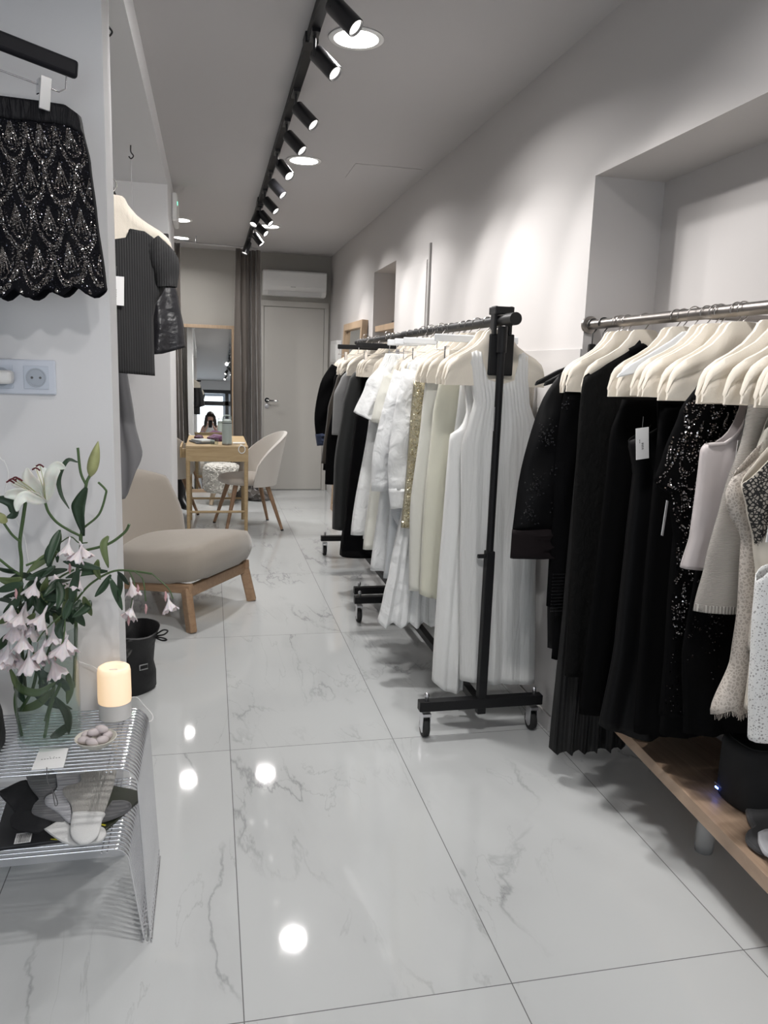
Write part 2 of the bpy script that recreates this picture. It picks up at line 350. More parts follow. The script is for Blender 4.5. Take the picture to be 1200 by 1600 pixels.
# ---------------------------------------------------------------- downlights
dl_labels = {0: 'largest round ceiling downlight, beside the first spotlights of the black track', 1: 'round ceiling downlight right of the black track, level with the ceiling hatch',
             2: 'small far round downlight right of the end of the black track', 3: 'far round downlight left of the track, nearer of the two above the curtain rail',
             4: 'farthest round downlight, glowing just behind the curtain rail'}
def downlight(i, x, y):
    lab = dl_labels.get(i, 'round ceiling downlight over the shop front')
    t = thing('ceiling_downlight', lab, 'ceiling light', (x, y, CEIL - 0.0005), group='round ceiling downlights')
    MB().lathe([(0.082, 0), (0.098, 0), (0.100, -0.004), (0.096, -0.007), (0.080, -0.006), (0.080, -0.001)], n=40, cap=False).build('trim_ring', M_white, t, True)
    MB().lathe([(0.0805, -0.0055), (0.0005, -0.0075)], n=40).build('diffuser', M_led, t, True)
    area('downlight_lamp', (x, y, CEIL - 0.012), 0.15, DOWN_W * (0.55 if y > 7.5 else 1.0), COOL, spread=150)
for i, (x, y) in enumerate(DOWN): downlight(i, x, y)

# ---------------------------------------------------------------- track and spotlights
t = thing('lighting_track', 'long black ceiling track running down the shop, carrying the spotlights', 'light track', (0.36, 0, CEIL - 0.0005))
MB().box(-0.018, 0.018, -1.5, 4.1, -0.034, 0).box(-0.018, 0.018, 4.1, 8.05, -0.034, 0).build('rail', M_black, t, bevel=0.002)
MB().box(-0.024, 0.024, 3.02, 3.10, -0.038, -0.001).build('joint_cover', M_blackp, t, bevel=0.002)
MB().box(-0.024, 0.024, 5.9, 6.1, -0.040, -0.001).build('joint_cover', M_blackp, t, bevel=0.002)
M_lens = mat('spot_lens', (0.9, 0.9, 0.9), 0.2, emit=(1.0, 0.96, 0.92), es=1.6)
M_spot = mat('spot_black', (0.012, 0.012, 0.014), 0.28)
def spotlight(x, y, z, d, lab, on=True, pw=1.0):
    d = Vector(d).normalized(); q = d.to_track_quat('-Z', 'Y').to_matrix().to_4x4()
    t = thing('track_spotlight', lab, 'spotlight', (x, y, z), group='black spotlights on the ceiling track')
    MB().lathe([(0.005, 0.056), (0.027, 0.056), (0.029, 0.053), (0.029, -0.056), (0.026, -0.058), (0.0255, -0.048)], n=28, M=q, cap=False).build('housing', M_spot, t, True)
    MB().lathe([(0.0255, -0.0485), (0.0005, -0.046)], n=28, M=q).build('lens', M_lens, t, True)
    zt = CEIL - 0.0345 - z
    MB().tube([(0.36 - x, 0, zt), (0.36 - x, 0, 0.02), (-0.012, 0.0, 0.0)], 0.006).box(0.36 - x - 0.014, 0.36 - x + 0.014, -0.05, 0.05, zt - 0.012, zt).build('arm', M_zinc if on == 2 else M_spot, t, True)
    if on:
        l = bpy.data.lights.new('spot_lamp', 'SPOT'); l.energy = SPOT_W * pw; l.spot_size = math.radians(62); l.spot_blend = 0.55; l.shadow_soft_size = 0.022; l.color = (1.0, 0.965, 0.945)
        o = bpy.data.objects.new('spot_lamp', l); o.matrix_world = Matrix.Translation(Vector((x, y, z)) + d * 0.062) @ d.to_track_quat('-Z', 'Y').to_matrix().to_4x4(); COL.objects.link(o)
DR = (0.62, -0.42, -0.72)
spot_list = [(0.4, 2.56, 2.405, DR, 'nearest black track spotlight, cut by the top of the picture, overlapping the big downlight'),
             (0.4, 2.95, 2.405, (0.60, -0.5, -0.75), 'second black track spotlight, shining edge, left of the big downlight'),
             (0.4, 3.56, 2.405, DR, 'third black spotlight from the front, matt, alone in mid track'),
             (0.4, 3.98, 2.405, DR, 'fourth black track spotlight, overlapping the second downlight'),
             (0.4, 4.52, 2.405, (0.45, -0.6, -0.70), 'fifth black track spotlight with a bright lens, just past the second downlight'),
             (0.4, 5.0, 2.405, DR, 'sixth black track spotlight, dark, right behind the bright-lensed one'),
             (0.4, 5.52, 2.405, DR, 'seventh black track spotlight, above the far small downlight'),
             (0.4, 6.0, 2.405, DR, 'eighth black track spotlight, touching the far small downlight'),
             (0.33, 6.02, 2.40, (-0.35, -0.45, -0.8), 'black track spotlight turned to the left with its lens lit, near the far end'),
             (0.4, 6.5, 2.405, (0.62, -0.5, -0.6), 'black track spotlight with a lit lens, third from the far end'),
             (0.4, 7.0, 2.405, (0.6, -0.3, -0.8), 'black track spotlight pointing down before the curtain'),
             (0.33, 7.5, 2.40, (-0.35, -0.2, -0.9), 'last black track spotlight, turned left beside the curtain top')]
for a in spot_list: spotlight(*a)
for y, dd in ((1.95, DR), (1.35, (0.50, 0.85, -1.1)), (0.75, DR), (0.35, (-0.43, 0.70, -0.74)), (-0.6, (-0.33, 0.8, -0.55)), (1.62, (-0.25, 0.93, -0.38))):  # out-of-view spots added to brighten left panel, pier, niche and first dress
    spotlight(0.4 if dd[0] > 0 else 0.33, y, 2.405, dd, 'unseen black track spotlight added over the front of the shop', pw={1.95: 0.45, 1.35: 0.45, 0.75: 0.4, 0.35: 0.55, -0.6: 1.1, 1.62: 2.4}[y])

# ---------------------------------------------------------------- air conditioner
t = thing('air_conditioner', 'white wall-mounted air conditioner above the back door', 'air conditioner', (0.875, 8.7085, 2.09))
prof = [(0, 0.0), (-0.14, 0.0), (-0.19, 0.035), (-0.205, 0.09), (-0.205, 0.235), (-0.19, 0.25), (0, 0.25)]
MB().prism([(-0.333, y, z) for y, z in prof], (0.666, 0, 0)).build('casing', M_white, t, bevel=0.006)
MB().prism([(-0.28, -0.150, 0.004), (-0.28, -0.196, 0.036), (-0.28, -0.203, 0.040), (-0.28, -0.156, -0.002)], (0.56, 0, 0)).build('air_flap', mat('flap_grey', (0.6, 0.6, 0.6), 0.4), t)
dashes('logo', 4, 0.009, 0.008, 0.013, mat('faint_print', (0.3, 0.3, 0.3), 0.5), Matrix.Translation((-0.02, -0.2052, 0.085)) @ Matrix.Rotation(PI / 2, 4, 'X'), t)

# ---------------------------------------------------------------- small wall things
t = thing('emergency_light', 'white emergency light box with green glow high on the left wall', 'emergency light', (-0.2395, 5.78, 2.30))
MB().box(0, 0.035, -0.17, 0.17, -0.02, 0.16).build('casing', M_white, t, bevel=0.012)
MB().box(0.035, 0.037, -0.13, -0.10, 0.09, 0.11).build('indicator', mat('green_indicator', (0.1, 0.8, 0.4), 0.4, emit=(0.1, 1, 0.5), es=3), t)
t = thing('fuse_box', 'small white flat box on the right wall left of the oak mirror', 'electrical box', (XR - 0.0005, 8.1, 1.42))
MB().box(-0.05, 0, -0.2, 0.2, 0, 0.21).build('casing', M_white, t, bevel=0.004)
MB().box(-0.055, -0.05, -0.17, 0.17, 0.02, 0.17).build('cover', M_white, t, bevel=0.002)
# wall recess shelf
tag(MB().box(1.30, 1.599, 5.592, 6.352, 1.655, 1.70).build('wall_shelf', M_oakf, bevel=0.002), 'pale wooden shelf inside the tall wall recess', 'shelf')
hg = thing('clip_hanger', 'black hanger lying on the pale shelf in the wall recess', 'hanger', (1.40, 5.78, 1.714))
MB().box(-0.06, 0.06, -0.16, 0.16, -0.013, 0.012).build('bar', M_blackp, hg, bevel=0.008)
MB().tube(bez([(0, 0, 0.012), (0, 0, 0.03), (0, 0.015, 0.045), (0, 0.03, 0.035), (0, 0.03, 0.028)], 4), 0.0025).build('hook', M_grey_metal, hg, True)

# double socket and charger on the near left panel
ts = thing('double_socket', 'silvery blue double wall socket on the near left wall panel', 'wall socket', (-0.455, 2.0895, 1.316))
MB().box(-0.085, 0.085, -0.010, 0, -0.041, 0.043).build('cover_plate', M_plate, ts, bevel=0.004)
for cx in (-0.040, 0.0405):
    s_ = MB().box(cx - 0.0285, cx + 0.0285, -0.0125, -0.0095, -0.0275, 0.0285).build('socket_insert', M_socket, ts, bevel=0.001)
    Mx = Matrix.Translation((cx, -0.0127, 0)) @ Matrix.Rotation(PI / 2, 4, 'X')
    MB().lathe([(0.0235, 0), (0.0235, 0.0012), (0.0205, 0.0012), (0.0195, -0.0001), (0.0001, -0.0001)], n=32, M=Mx).build('socket_well', mat('well', (0.40, 0.44, 0.5), 0.4), s_, True)
    MB().lathe([(0.003, 0), (0.003, 0.0008)], n=10, M=Mx @ Matrix.Translation((-0.0095, 0, 0.0))).lathe([(0.003, 0), (0.003, 0.0008)], n=10, M=Mx @ Matrix.Translation((0.0095, 0, 0.0))).build('contact_hole', M_ink, s_)
tag(MB().box(-0.535, -0.462, 2.035, 2.0745, 1.300, 1.332).build('charger_plug', M_white, bevel=0.009, seg=3), 'white charger plugged into the left half of the socket', 'charger')

# ================================================================ back of the shop
# leaning mirror behind the desk
mt = thing('floor_mirror', 'tall oak-framed mirror leaning on the back wall behind the desk', 'mirror', (-0.045, 8.52, 0.0), rot=(-math.radians(4.2), 0, 0))
W2, H2 = 0.305, 1.765
MB().box(-W2, -W2 + 0.035, 0, 0.03, 0, H2).box(W2 - 0.035, W2, 0, 0.03, 0, H2).box(-W2 + 0.035, W2 - 0.035, 0, 0.03, H2 - 0.035, H2).box(-W2 + 0.035, W2 - 0.035, 0, 0.03, 0, 0.035).build('frame', M_oakf, mt, bevel=0.002)
MB().box(-W2 + 0.03, W2 - 0.03, 0.010, 0.02, 0.03, H2 - 0.03).build('mirror_glass', M_mirror, mt)
# oak mirror on the right wall, seen from the side
mt = thing('floor_mirror', 'deep oak-framed mirror standing against the right wall behind the far rack', 'mirror', (1.14, 7.02, 0.0), rot=(0, math.radians(3.0), 0))
MB().box(0, 0.05, -0.47, -0.41, 0, 1.765).box(0, 0.05, 0.41, 0.47, 0, 1.765).box(0, 0.05, -0.41, 0.41, 1.705, 1.765).box(0, 0.05, -0.41, 0.41, 0, 0.06).build('frame', M_oakf, mt, bevel=0.002)
MB().box(0.03, 0.04, -0.415, 0.415, 0.05, 1.71).build('mirror_glass', M_mirror, mt)

# curtains and rail
def curtain(name, lab, path, ztop, n_f, amp, seed, flare=1.0):
    """pleated cloth hanging from a path; closed thickness"""
    rnd = random.Random(seed); ph = rnd.random() * 6; nu, nv = n_f * 10, 26
    P = [Vector(p) for p in path]
    L_ = [0]
    for a, b in zip(P, P[1:]): L_.append(L_[-1] + (b - a).length)
    def pt(s):
        s *= L_[-1]
        for i in range(len(P) - 1):
            if s <= L_[i + 1] or i == len(P) - 2:
                k = (s - L_[i]) / (L_[i + 1] - L_[i]); return P[i].lerp(P[i + 1], k), (P[i + 1] - P[i]).normalized()
    c = sum(P, Vector()) / len(P)
    vs = []
    for j in range(nv + 1):
        v = j / nv; z = ztop * (1 - v) + 0.012 * v; fl_ = 1 + (flare - 1) * v ** 1.3
        for i in range(nu + 1):
            u = i / nu; p, d = pt(u); nn = Vector((-d.y, d.x, 0))
            a = amp * (0.55 + 0.6 * v) * math.sin(2 * PI * n_f * u + 0.5 * math.sin(5 * v + ph) + ph) + amp * 0.35 * math.sin(2 * PI * n_f * 0.37 * u + 3 * v)
            q = c + (p - c) * fl_ + nn * a
            vs.append((q.x, q.y, z))
    w_ = nu + 1
    return MB().add(vs, [(j * w_ + i, j * w_ + i + 1, (j + 1) * w_ + i + 1, (j + 1) * w_ + i) for j in range(nv) for i in range(nu)]).build(name, M_curtain, None, True, solid=0.006), lab
o, lab = curtain('curtain', '', [(0.265, 8.00, 0), (0.36, 8.10, 0), (0.485, 8.06, 0)], 2.46, 5, 0.034, 1, 1.28); tag(o, 'taupe velvet curtain gathered between the leaning mirror and the back door', 'curtain')
pud = MB(); rnd = random.Random(5)
rings = []
for i in range(9):
    a = i / 8; r = 0.07 * math.sin(PI * (0.12 + 0.76 * a)); cx = 0.22 + 0.38 * a; cy = 8.03 + 0.04 * math.sin(7 * a)
    rings.append([(cx + 0.02 * math.sin(5 * k), cy + r * 1.3 * math.cos(2 * PI * k / 16) * (1 + 0.2 * math.sin(3 * k + i)), max(0.003, 0.004 + r * 0.9 * (1 + math.sin(2 * PI * k / 16)) * (0.75 + 0.3 * math.sin(2.3 * k + 2 * i)))) for k in range(16)])
pud.loft(rings); pud.build('pooled_hem', M_curtain, o, True)
o, lab = curtain('curtain', '', [(-0.42, 7.60, 0), (-0.345, 7.68, 0), (-0.27, 7.72, 0)], 2.43, 5, 0.03, 2, 1.3); tag(o, 'taupe velvet curtain hanging at the left edge of the fitting corner', 'curtain')
t = thing('curtain_rail', 'thin curved curtain rail under the ceiling of the fitting corner', 'curtain rail', (0, 0, 0))
cp = bez([(-0.50, 6.7, 2.455), (-0.42, 7.2, 2.458), (-0.33, 7.62, 2.46), (-0.12, 7.88, 2.465), (0.15, 8.0, 2.475), (0.47, 8.1, 2.48)], 8)
MB().tube(cp, 0.008).build('rod', M_zinc, t, True)
MB().tube([(-0.12, 7.88, 2.465), (-0.12, 7.88, CEIL)], 0.005).build('bracket', M_zinc, t, True)
MB().tube([(0.40, 8.07, 2.478), (0.40, 8.07, CEIL)], 0.005).build('bracket', M_zinc, t, True)

# ---------------------------------------------------------------- desk
DX0, DX1, DY0, DY1 = -0.191, 0.294, 6.33, 7.27
t = thing('desk', 'narrow light oak desk with drawers in front of the leaning mirror', 'desk', (0.05, 6.33, 0))
def L3(*q): return (q[0] - 0.05, q[1] - 0.05, q[2] - 6.33, q[3] - 6.33, q[4], q[5])
MB().box(*L3(DX0, DX1, DY0, DY1, 0.702, 0.72)).build('desk_top', M_deskw, t, bevel=0.003)
MB().box(*L3(DX0, DX1, DY0, DY0 + 0.02, 0.598, 0.7018)).box(*L3(DX1 - 0.018, DX1, DY0 + 0.02, DY1, 0.598, 0.7018)).box(*L3(DX0 + 0.02, DX1 - 0.018, DY1 - 0.018, DY1, 0.598, 0.7018)).build('apron', M_deskw, t, bevel=0.002)
dwr = MB().box(*L3(DX0 - 0.05, DX0 - 0.035, DY0 + 0.13, DY0 + 0.60, 0.61, 0.70)).box(*L3(DX0 - 0.035, DX0 + 0.03, DY0 + 0.14, DY0 + 0.15, 0.62, 0.685)).box(*L3(DX0 - 0.035, DX0 + 0.03, DY0 + 0.57, DY0 + 0.58, 0.62, 0.685)).box(*L3(DX0 - 0.035, DX0 + 0.03, DY0 + 0.15, DY0 + 0.57, 0.61, 0.62)).build('drawer', M_deskw, t, bevel=0.002)
for lx, ly in ((DX0 + 0.016, DY0 + 0.016), (DX1 - 0.016, DY0 + 0.016), (DX0 + 0.016, 7.0), (DX1 - 0.016, 7.0)):
    MB().tube([(lx - 0.05, ly - 6.33, 0.598), (lx - 0.05, ly - 6.33, 0)], [0.017, 0.014], 10).build('leg', M_deskw, t, True)
MB().tube([(DX0 + 0.016 - 0.05, 0.016, 0.19), (DX1 - 0.016 - 0.05, 0.016, 0.19)], 0.010).build('stretcher', M_deskw, t, True)
MB().tube([(DX0 + 0.016 - 0.05, 0.67, 0.19), (DX1 - 0.016 - 0.05, 0.67, 0.19)], 0.010).build('stretcher', M_deskw, t, True)

# things on the desk
t = thing('water_bottle', 'sage green insulated bottle with a loop lid standing on the desk', 'bottle', (0.130, 6.46, 0.7205))
M_sage = mat('sage_enamel', (0.33, 0.38, 0.36), 0.45)
MB().lathe([(0.036, 0.0), (0.040, 0.004), (0.040, 0.012), (0.0395, 0.013), (0.0395, 0.165), (0.037, 0.172)], n=32).build('body', M_sage, t, True)
MB().lathe([(0.0405, 0.0002), (0.0405, 0.011)], n=32, cap=False).build('base_ring', M_steel, t, True)
lid = MB().lathe([(0.0375, 0.1722), (0.0375, 0.196), (0.026, 0.204), (0.018, 0.206)], n=32).build('lid', M_sage, t, True)
MB().tube(bez([(-0.028, 0, 0.198), (-0.027, 0, 0.226), (0, 0, 0.236), (0.027, 0, 0.226), (0.028, 0, 0.198)], 5), 0.006).build('carry_loop', M_sage, lid, True)
MB().lathe([(0.0382, 0.1725), (0.0382, 0.177)], n=32, cap=False).build('collar', M_blackp, t, True)
M_glass = mat('clear_glass', (1, 1, 1), 0.0, trans=1.0); M_glass.node_tree.nodes['Principled BSDF'].inputs['IOR'].default_value = 1.45
def thin_glass(name, tint, a):
    m, nt, p = new_mat(name); p.inputs['Base Color'].default_value = (*tint, 1); p.inputs['Roughness'].default_value = 0.02
    t_ = nt.nodes.new('ShaderNodeBsdfTransparent'); g_ = nt.nodes.new('ShaderNodeBsdfGlossy'); g_.inputs['Roughness'].default_value = 0.02
    t_.inputs[0].default_value = (*tint, 1)
    lw = nt.nodes.new('ShaderNodeLayerWeight'); lw.inputs[0].default_value = 0.5; x = nt.nodes.new('ShaderNodeMixShader')
    pw = nt.nodes.new('ShaderNodeMath'); pw.operation = 'POWER'; pw.inputs[1].default_value = 3.5; nt.links.new(lw.outputs['Facing'], pw.inputs[0])
    mr = nt.nodes.new('ShaderNodeMapRange'); mr.inputs[3].default_value = 0.03; mr.inputs[4].default_value = 0.03 + a * 1.6; nt.links.new(pw.outputs[0], mr.inputs[0])
    nt.links.new(mr.outputs[0], x.inputs[0]); nt.links.new(t_.outputs[0], x.inputs[1]); nt.links.new(g_.outputs[0], x.inputs[2]); nt.links.new(x.outputs[0], nt.nodes['Material Output'].inputs[0])
    return m
M_thin = thin_glass('thin_clear_glass', (0.90, 0.93, 0.92), 0.28)
tag(MB().lathe([(0.030, 0.0), (0.034, 0.055), (0.0325, 0.055), (0.029, 0.005), (0.001, 0.005)], n=28, cap=False).build('drinking_glass', M_thin, None, True, loc=(0.03, 6.44, 0.7205)), 'low clear drinking glass on the desk left of the green bottle', 'glass')
M_plum = cloth('plum_fabric', (0.10, 0.03, 0.09), 0.6, 0.4, 0.6, 40)
def lump(name, c, sx, sy, sz, m, lab, cat, seed, rz=0):
    rnd = random.Random(seed); b = MB(); b.ball((0, 0, 0), 1, n=10)
    for i, v in enumerate(b.v):
        v = Vector(v); k = 1 + 0.12 * math.sin(5 * v.x + seed) * math.cos(4 * v.y + seed * 2) + 0.08 * math.sin(9 * v.z + 3 * v.x)
        z = v.z * sz * k; b.v[i] = (v.x * sx * k, v.y * sy * k, max(-sz * 0.5, z) + sz * 0.5)
    o = b.build(name, m, None, True, loc=c); o.rotation_euler = (0, 0, rz); return tag(o, lab, cat)
lump('soft_pouch', (0.06, 6.78, 0.7205), 0.10, 0.05, 0.035, M_plum, 'plum coloured soft pouch lying on the desk behind the glass', 'pouch', 3, -0.5)
lump('hair_scrunchie', (-0.10, 6.95, 0.7205), 0.04, 0.04, 0.022, mat('dark_plum', (0.05, 0.015, 0.04), 0.6), 'small dark plum bundle at the back of the desk', 'hair tie', 5)
for k, (c, sz_, rz, m_, lab) in enumerate([((-0.07, 6.60), (0.075, 0.11), 0.3, (0.10, 0.11, 0.12), 'dark grey notebook on the left of the desk'), ((-0.06, 6.58), (0.06, 0.09), 0.5, (0.45, 0.47, 0.47), 'grey booklet lying on the dark notebook on the desk')]):
    o = MB().box(-sz_[0], sz_[0], -sz_[1], sz_[1], 0, 0.014).build('notebook', mat('notebook_%d' % k, m_, 0.4), None, bevel=0.003, loc=(c[0], c[1], 0.7205 + 0.0145 * k)); o.rotation_euler = (0, 0, rz); tag(o, lab, 'notebook')
o = MB().tube([(-0.05, 0, 0.009), (0.05, 0, 0.009)], 0.009).build('hand_cream_tube', M_white, None, True, loc=(0.225, 6.50, 0.7205)); o.rotation_euler = (0, 0, 0.1); tag(o, 'white tube lying on the desk right of the green bottle', 'tube')
lp = [(0.055 * math.cos(a) * 0.45 + 0.243, 6.322 - 0.002, 0.700 + 0.030 * math.sin(a)) for a in [2 * PI * k / 24 for k in range(25)]]
lp = [(0.235, 6.42, 0.729), (0.240, 6.36, 0.729)] + [(0.243 + 0.026 * math.sin(a), 6.322, 0.698 + 0.031 * math.cos(a)) for a in [2 * PI * k / 20 for k in range(21)]]
tag(MB().tube(lp, 0.004, 6).build('beaded_cord', M_white, None, True), 'white beaded loop of cord hanging over the front desk edge', 'cord')

# ---------------------------------------------------------------- shell chairs
def shell_chair(name, lab, cat, loc, rz):
    t = thing(name, lab, cat, loc, rz)
    # local: faces -Y, back at +Y
    b = MB(); b.ball((0, 0, 0), 1, n=16)
    b.v = [(math.copysign(abs(x) ** 0.9, x) * 0.245, math.copysign(abs(y) ** 0.9, y) * 0.235 - 0.01, math.copysign(abs(z) ** 0.55, z) * 0.045 + 0.418) for x, y, z in b.v]
    b.build('seat', M_velvet, t, True)
    def shell(off, m, nm):
        vs = []; nu, nv = 36, 14
        for side in (0, 1):
            for j in range(nv + 1):
                for i in range(nu + 1):
                    u = -1 + 2 * i / nu; a = u * math.radians(92)
                    top = 0.44 + 0.375 * max(0.0, math.cos(u * PI / 2)) ** 0.5
                    v = j / nv; z = 0.375 + (top - 0.375) * v
                    rr = 0.262 + 0.035 * v - (0.030 if side else 0) + off
                    if nm == 'inner': rr -= 0
                    tilt = 0.06 * v * max(0, math.cos(a))
                    vs.append((rr * math.sin(a), rr * math.cos(a) * 0.93 + tilt - 0.005, z))
        w_ = nu + 1; n1 = (nv + 1) * w_; fs = []
        for s_ in (0, 1):
            fs += [(s_ * n1 + j * w_ + i, s_ * n1 + j * w_ + i + 1, s_ * n1 + (j + 1) * w_ + i + 1, s_ * n1 + (j + 1) * w_ + i) for j in range(nv) for i in range(nu)]
        for i in range(nu):
            fs += [(i, i + 1, n1 + i + 1, n1 + i), (nv * w_ + i, nv * w_ + i + 1, n1 + nv * w_ + i + 1, n1 + nv * w_ + i)]
        for j in range(nv):
            fs += [(j * w_, (j + 1) * w_, n1 + (j + 1) * w_, n1 + j * w_), (j * w_ + nu, (j + 1) * w_ + nu, n1 + (j + 1) * w_ + nu, n1 + j * w_ + nu)]
        return MB().add(vs, fs)
    shell(0, None, '').build('backrest', M_velvet2, t, True, bevel=0.006)
    for sx, sy in ((-1, -1), (1, -1), (-1, 1), (1, 1)):
        lg = MB().tube([(sx * 0.13, sy * 0.13, 0.385), (sx * 0.235, sy * 0.235 + 0.0, 0.012)], [0.021, 0.012], 12).build('leg', M_legw, t, True)
        MB().tube([(sx * 0.235, sy * 0.235, 0.012), (sx * 0.238, sy * 0.238, 0.0)], [0.0125, 0.012], 12).build('foot_cap', M_rubber, lg, True)
    return t
shell_chair('shell_chair', 'beige velvet shell chair with brown legs at the right side of the desk', 'chair', (0.305, 6.665, 0), math.radians(-79))
shell_chair('shell_chair', 'beige shell chair with shoes on its seat, mostly hidden left of the desk', 'chair', (-0.42, 7.08, 0), math.radians(-200))

# ---------------------------------------------------------------- fur stool
t = thing('fur_stool', 'round white faux fur stool on pale legs under the desk end', 'stool', (0.105, 8.0 - 0.16, 0))
b = MB(); prof = [(0.001, 0.12), (0.13, 0.12), (0.165, 0.135), (0.175, 0.18), (0.178, 0.26), (0.175, 0.35), (0.155, 0.385), (0.10, 0.395), (0.001, 0.398)]
pp = bez([(p[0], p[1], 0) for p in prof], 6); rnd = random.Random(3)
b.lathe([(p.x, p.y) for p in pp], n=90)
for i, v in enumerate(b.v):
    k = 1 + rnd.uniform(-0.05, 0.06); b.v[i] = (v[0] * k, v[1] * k, v[2] + rnd.uniform(-0.006, 0.006))
b.build('fur_seat', M_fur, t, True)
for a in (45, 135, 225, 315):
    c_, s_ = math.cos(math.radians(a)), math.sin(math.radians(a))
    MB().tube([(0.10 * c_, 0.10 * s_, 0.14), (0.15 * c_, 0.15 * s_, 0)], [0.022, 0.018], 10).build('leg', M_pale, t, True)

# boots and shoes left of the desk
M_boot = mat('black_leather', (0.012, 0.012, 0.013), 0.35, bump=0.3, bscale=20)
def boot(loc, rz, lab):
    t = thing('ankle_boot', lab, 'boot', loc, rz, 'black boots on the floor by the far shell chair')
    rg = []
    for (y, z, a, b_) in [(0.0, 0.30, 0.05, 0.045), (0, 0.20, 0.045, 0.04), (0, 0.12, 0.04, 0.04), (-0.01, 0.085, 0.055, 0.04), (-0.03, 0.05, 0.08, 0.042), (-0.045, 0.02, 0.105, 0.042), (-0.045, 0.013, 0.105, 0.042)]:
        rg.append([(b_ * math.cos(2 * PI * k / 16), y + a * math.sin(2 * PI * k / 16), z) for k in range(16)])
    MB().loft(rg).build('upper', M_boot, t, True)
    MB().box(-0.036, 0.036, -0.14, 0.05, 0, 0.012).build('sole', M_rubber, t, bevel=0.004)
boot((-0.275, 7.62, 0), 0.5, 'black boot standing nearest the desk leg beside the left curtain'); boot((-0.36, 7.5, 0), 0.2, 'black boot standing half behind the wall end')
def sandal(loc, rz, lab):
    t = thing('flat_shoe', lab, 'shoe', loc, rz, 'pair of shoes on the hidden shell chair')
    rg = [[(x * 0.036 * math.sqrt(max(0.05, 1 - (y / 0.125) ** 2)), y, z) for x, z in ((-1, 0), (1, 0), (1.0, 0.012), (-1.0, 0.012))] for y in [-0.12 + 0.02 * k for k in range(13)]]
    MB().loft(rg).build('sole', M_rubber, t)
    MB().tube(bez([(-0.034, -0.05, 0.012), (-0.02, -0.05, 0.04), (0.02, -0.05, 0.04), (0.034, -0.05, 0.012)], 4), 0.009).build('strap', M_white, t, True)
    MB().tube(bez([(-0.03, 0.07, 0.012), (-0.01, 0.08, 0.05), (0.01, 0.08, 0.05), (0.03, 0.07, 0.012)], 4), 0.006).build('strap', M_white, t, True)
sandal((-0.33, 7.0, 0.4635), 1.2, 'front shoe of the black and white pair on the hidden chair'); sandal((-0.36, 7.12, 0.4635), 1.35, 'rear shoe of the black and white pair on the hidden chair')

# ---------------------------------------------------------------- lounge chair
ang = math.radians(58.2)
t = thing('lounge_chair', 'low beige armless lounge chair on a light oak frame in the middle of the shop', 'armchair', (0.0565, 4.237, 0), ang)
def cushion(w_, d_, h_, e=0.35, n=22):
    b = MB(); b.ball((0, 0, 0), 1, n=n); out = []
    for x, y, z in b.v:
        l = max(abs(x), abs(y), abs(z)); # push the sphere towards a rounded box
        q = Vector((x, y, z)); r = q / l; p = q.lerp(r, 1 - e)
        out.append((p.x * w_ / 2, p.y * d_ / 2, p.z * h_ / 2))
    b.v = out; return b
b = cushion(0.73, 0.70, 0.20, 0.45, 26)
b.v = [(x * (1 - 0.10 * max(0, y / 0.34)), y + 0.285, z + 0.312 + 0.028 * (1 - (x / 0.35) ** 2) * (1 if z > 0 else 0) - 0.10 * (y + 0.02) - 0.0) for x, y, z in b.v]
b.build('seat_cushion', M_linen, t, True)
b = cushion(0.64, 0.12, 0.58, 0.45, 26)
out = []
for x, y, z in b.v:
    v = (z + 0.29) / 0.58; k = 1.12 - 0.13 * v ** 2.2
    out.append((x * k + 0.035, 0.46 + y + 0.13 * v + 0.05 * (1 - (x / 0.32) ** 2) * 1.0, 0.28 + (z + 0.29) * 0.83 - 0.04 * v * abs(x / 0.32) ** 2))
b.v = out; b.build('backrest', M_linen, t, True)
def barbox(p, q, w_, h_):
    p, q = Vector(p), Vector(q); d = (q - p); L_ = d.length; M_ = Matrix.Translation(p) @ d.to_track_quat('Y', 'Z').to_matrix().to_4x4()
    return MB().box(-w_ / 2, w_ / 2, 0, L_, -h_ / 2, h_ / 2, M_)
for sx in (-1, 1):
    barbox((sx * 0.290, 0.0, 0.225), (sx * 0.285, 0.66, 0.185), 0.035, 0.05).build('side_rail', M_oak, t, bevel=0.008)
    barbox((sx * 0.292, 0.035, 0.225), (sx * 0.314, -0.01, 0.0), 0.040, 0.055).build('leg', M_oak, t, bevel=0.008)
    barbox((sx * 0.285, 0.55, 0.20), (sx * 0.305, 0.66, 0.0), 0.040, 0.05).build('leg', M_oak, t, bevel=0.008)
barbox((-0.28, 0.03, 0.205), (0.28, 0.03, 0.205), 0.03, 0.06).build('front_rail', M_oak, t, bevel=0.004)
barbox((-0.28, 0.56, 0.180), (0.28, 0.56, 0.180), 0.03, 0.05).build('rear_rail', M_oak, t, bevel=0.004)

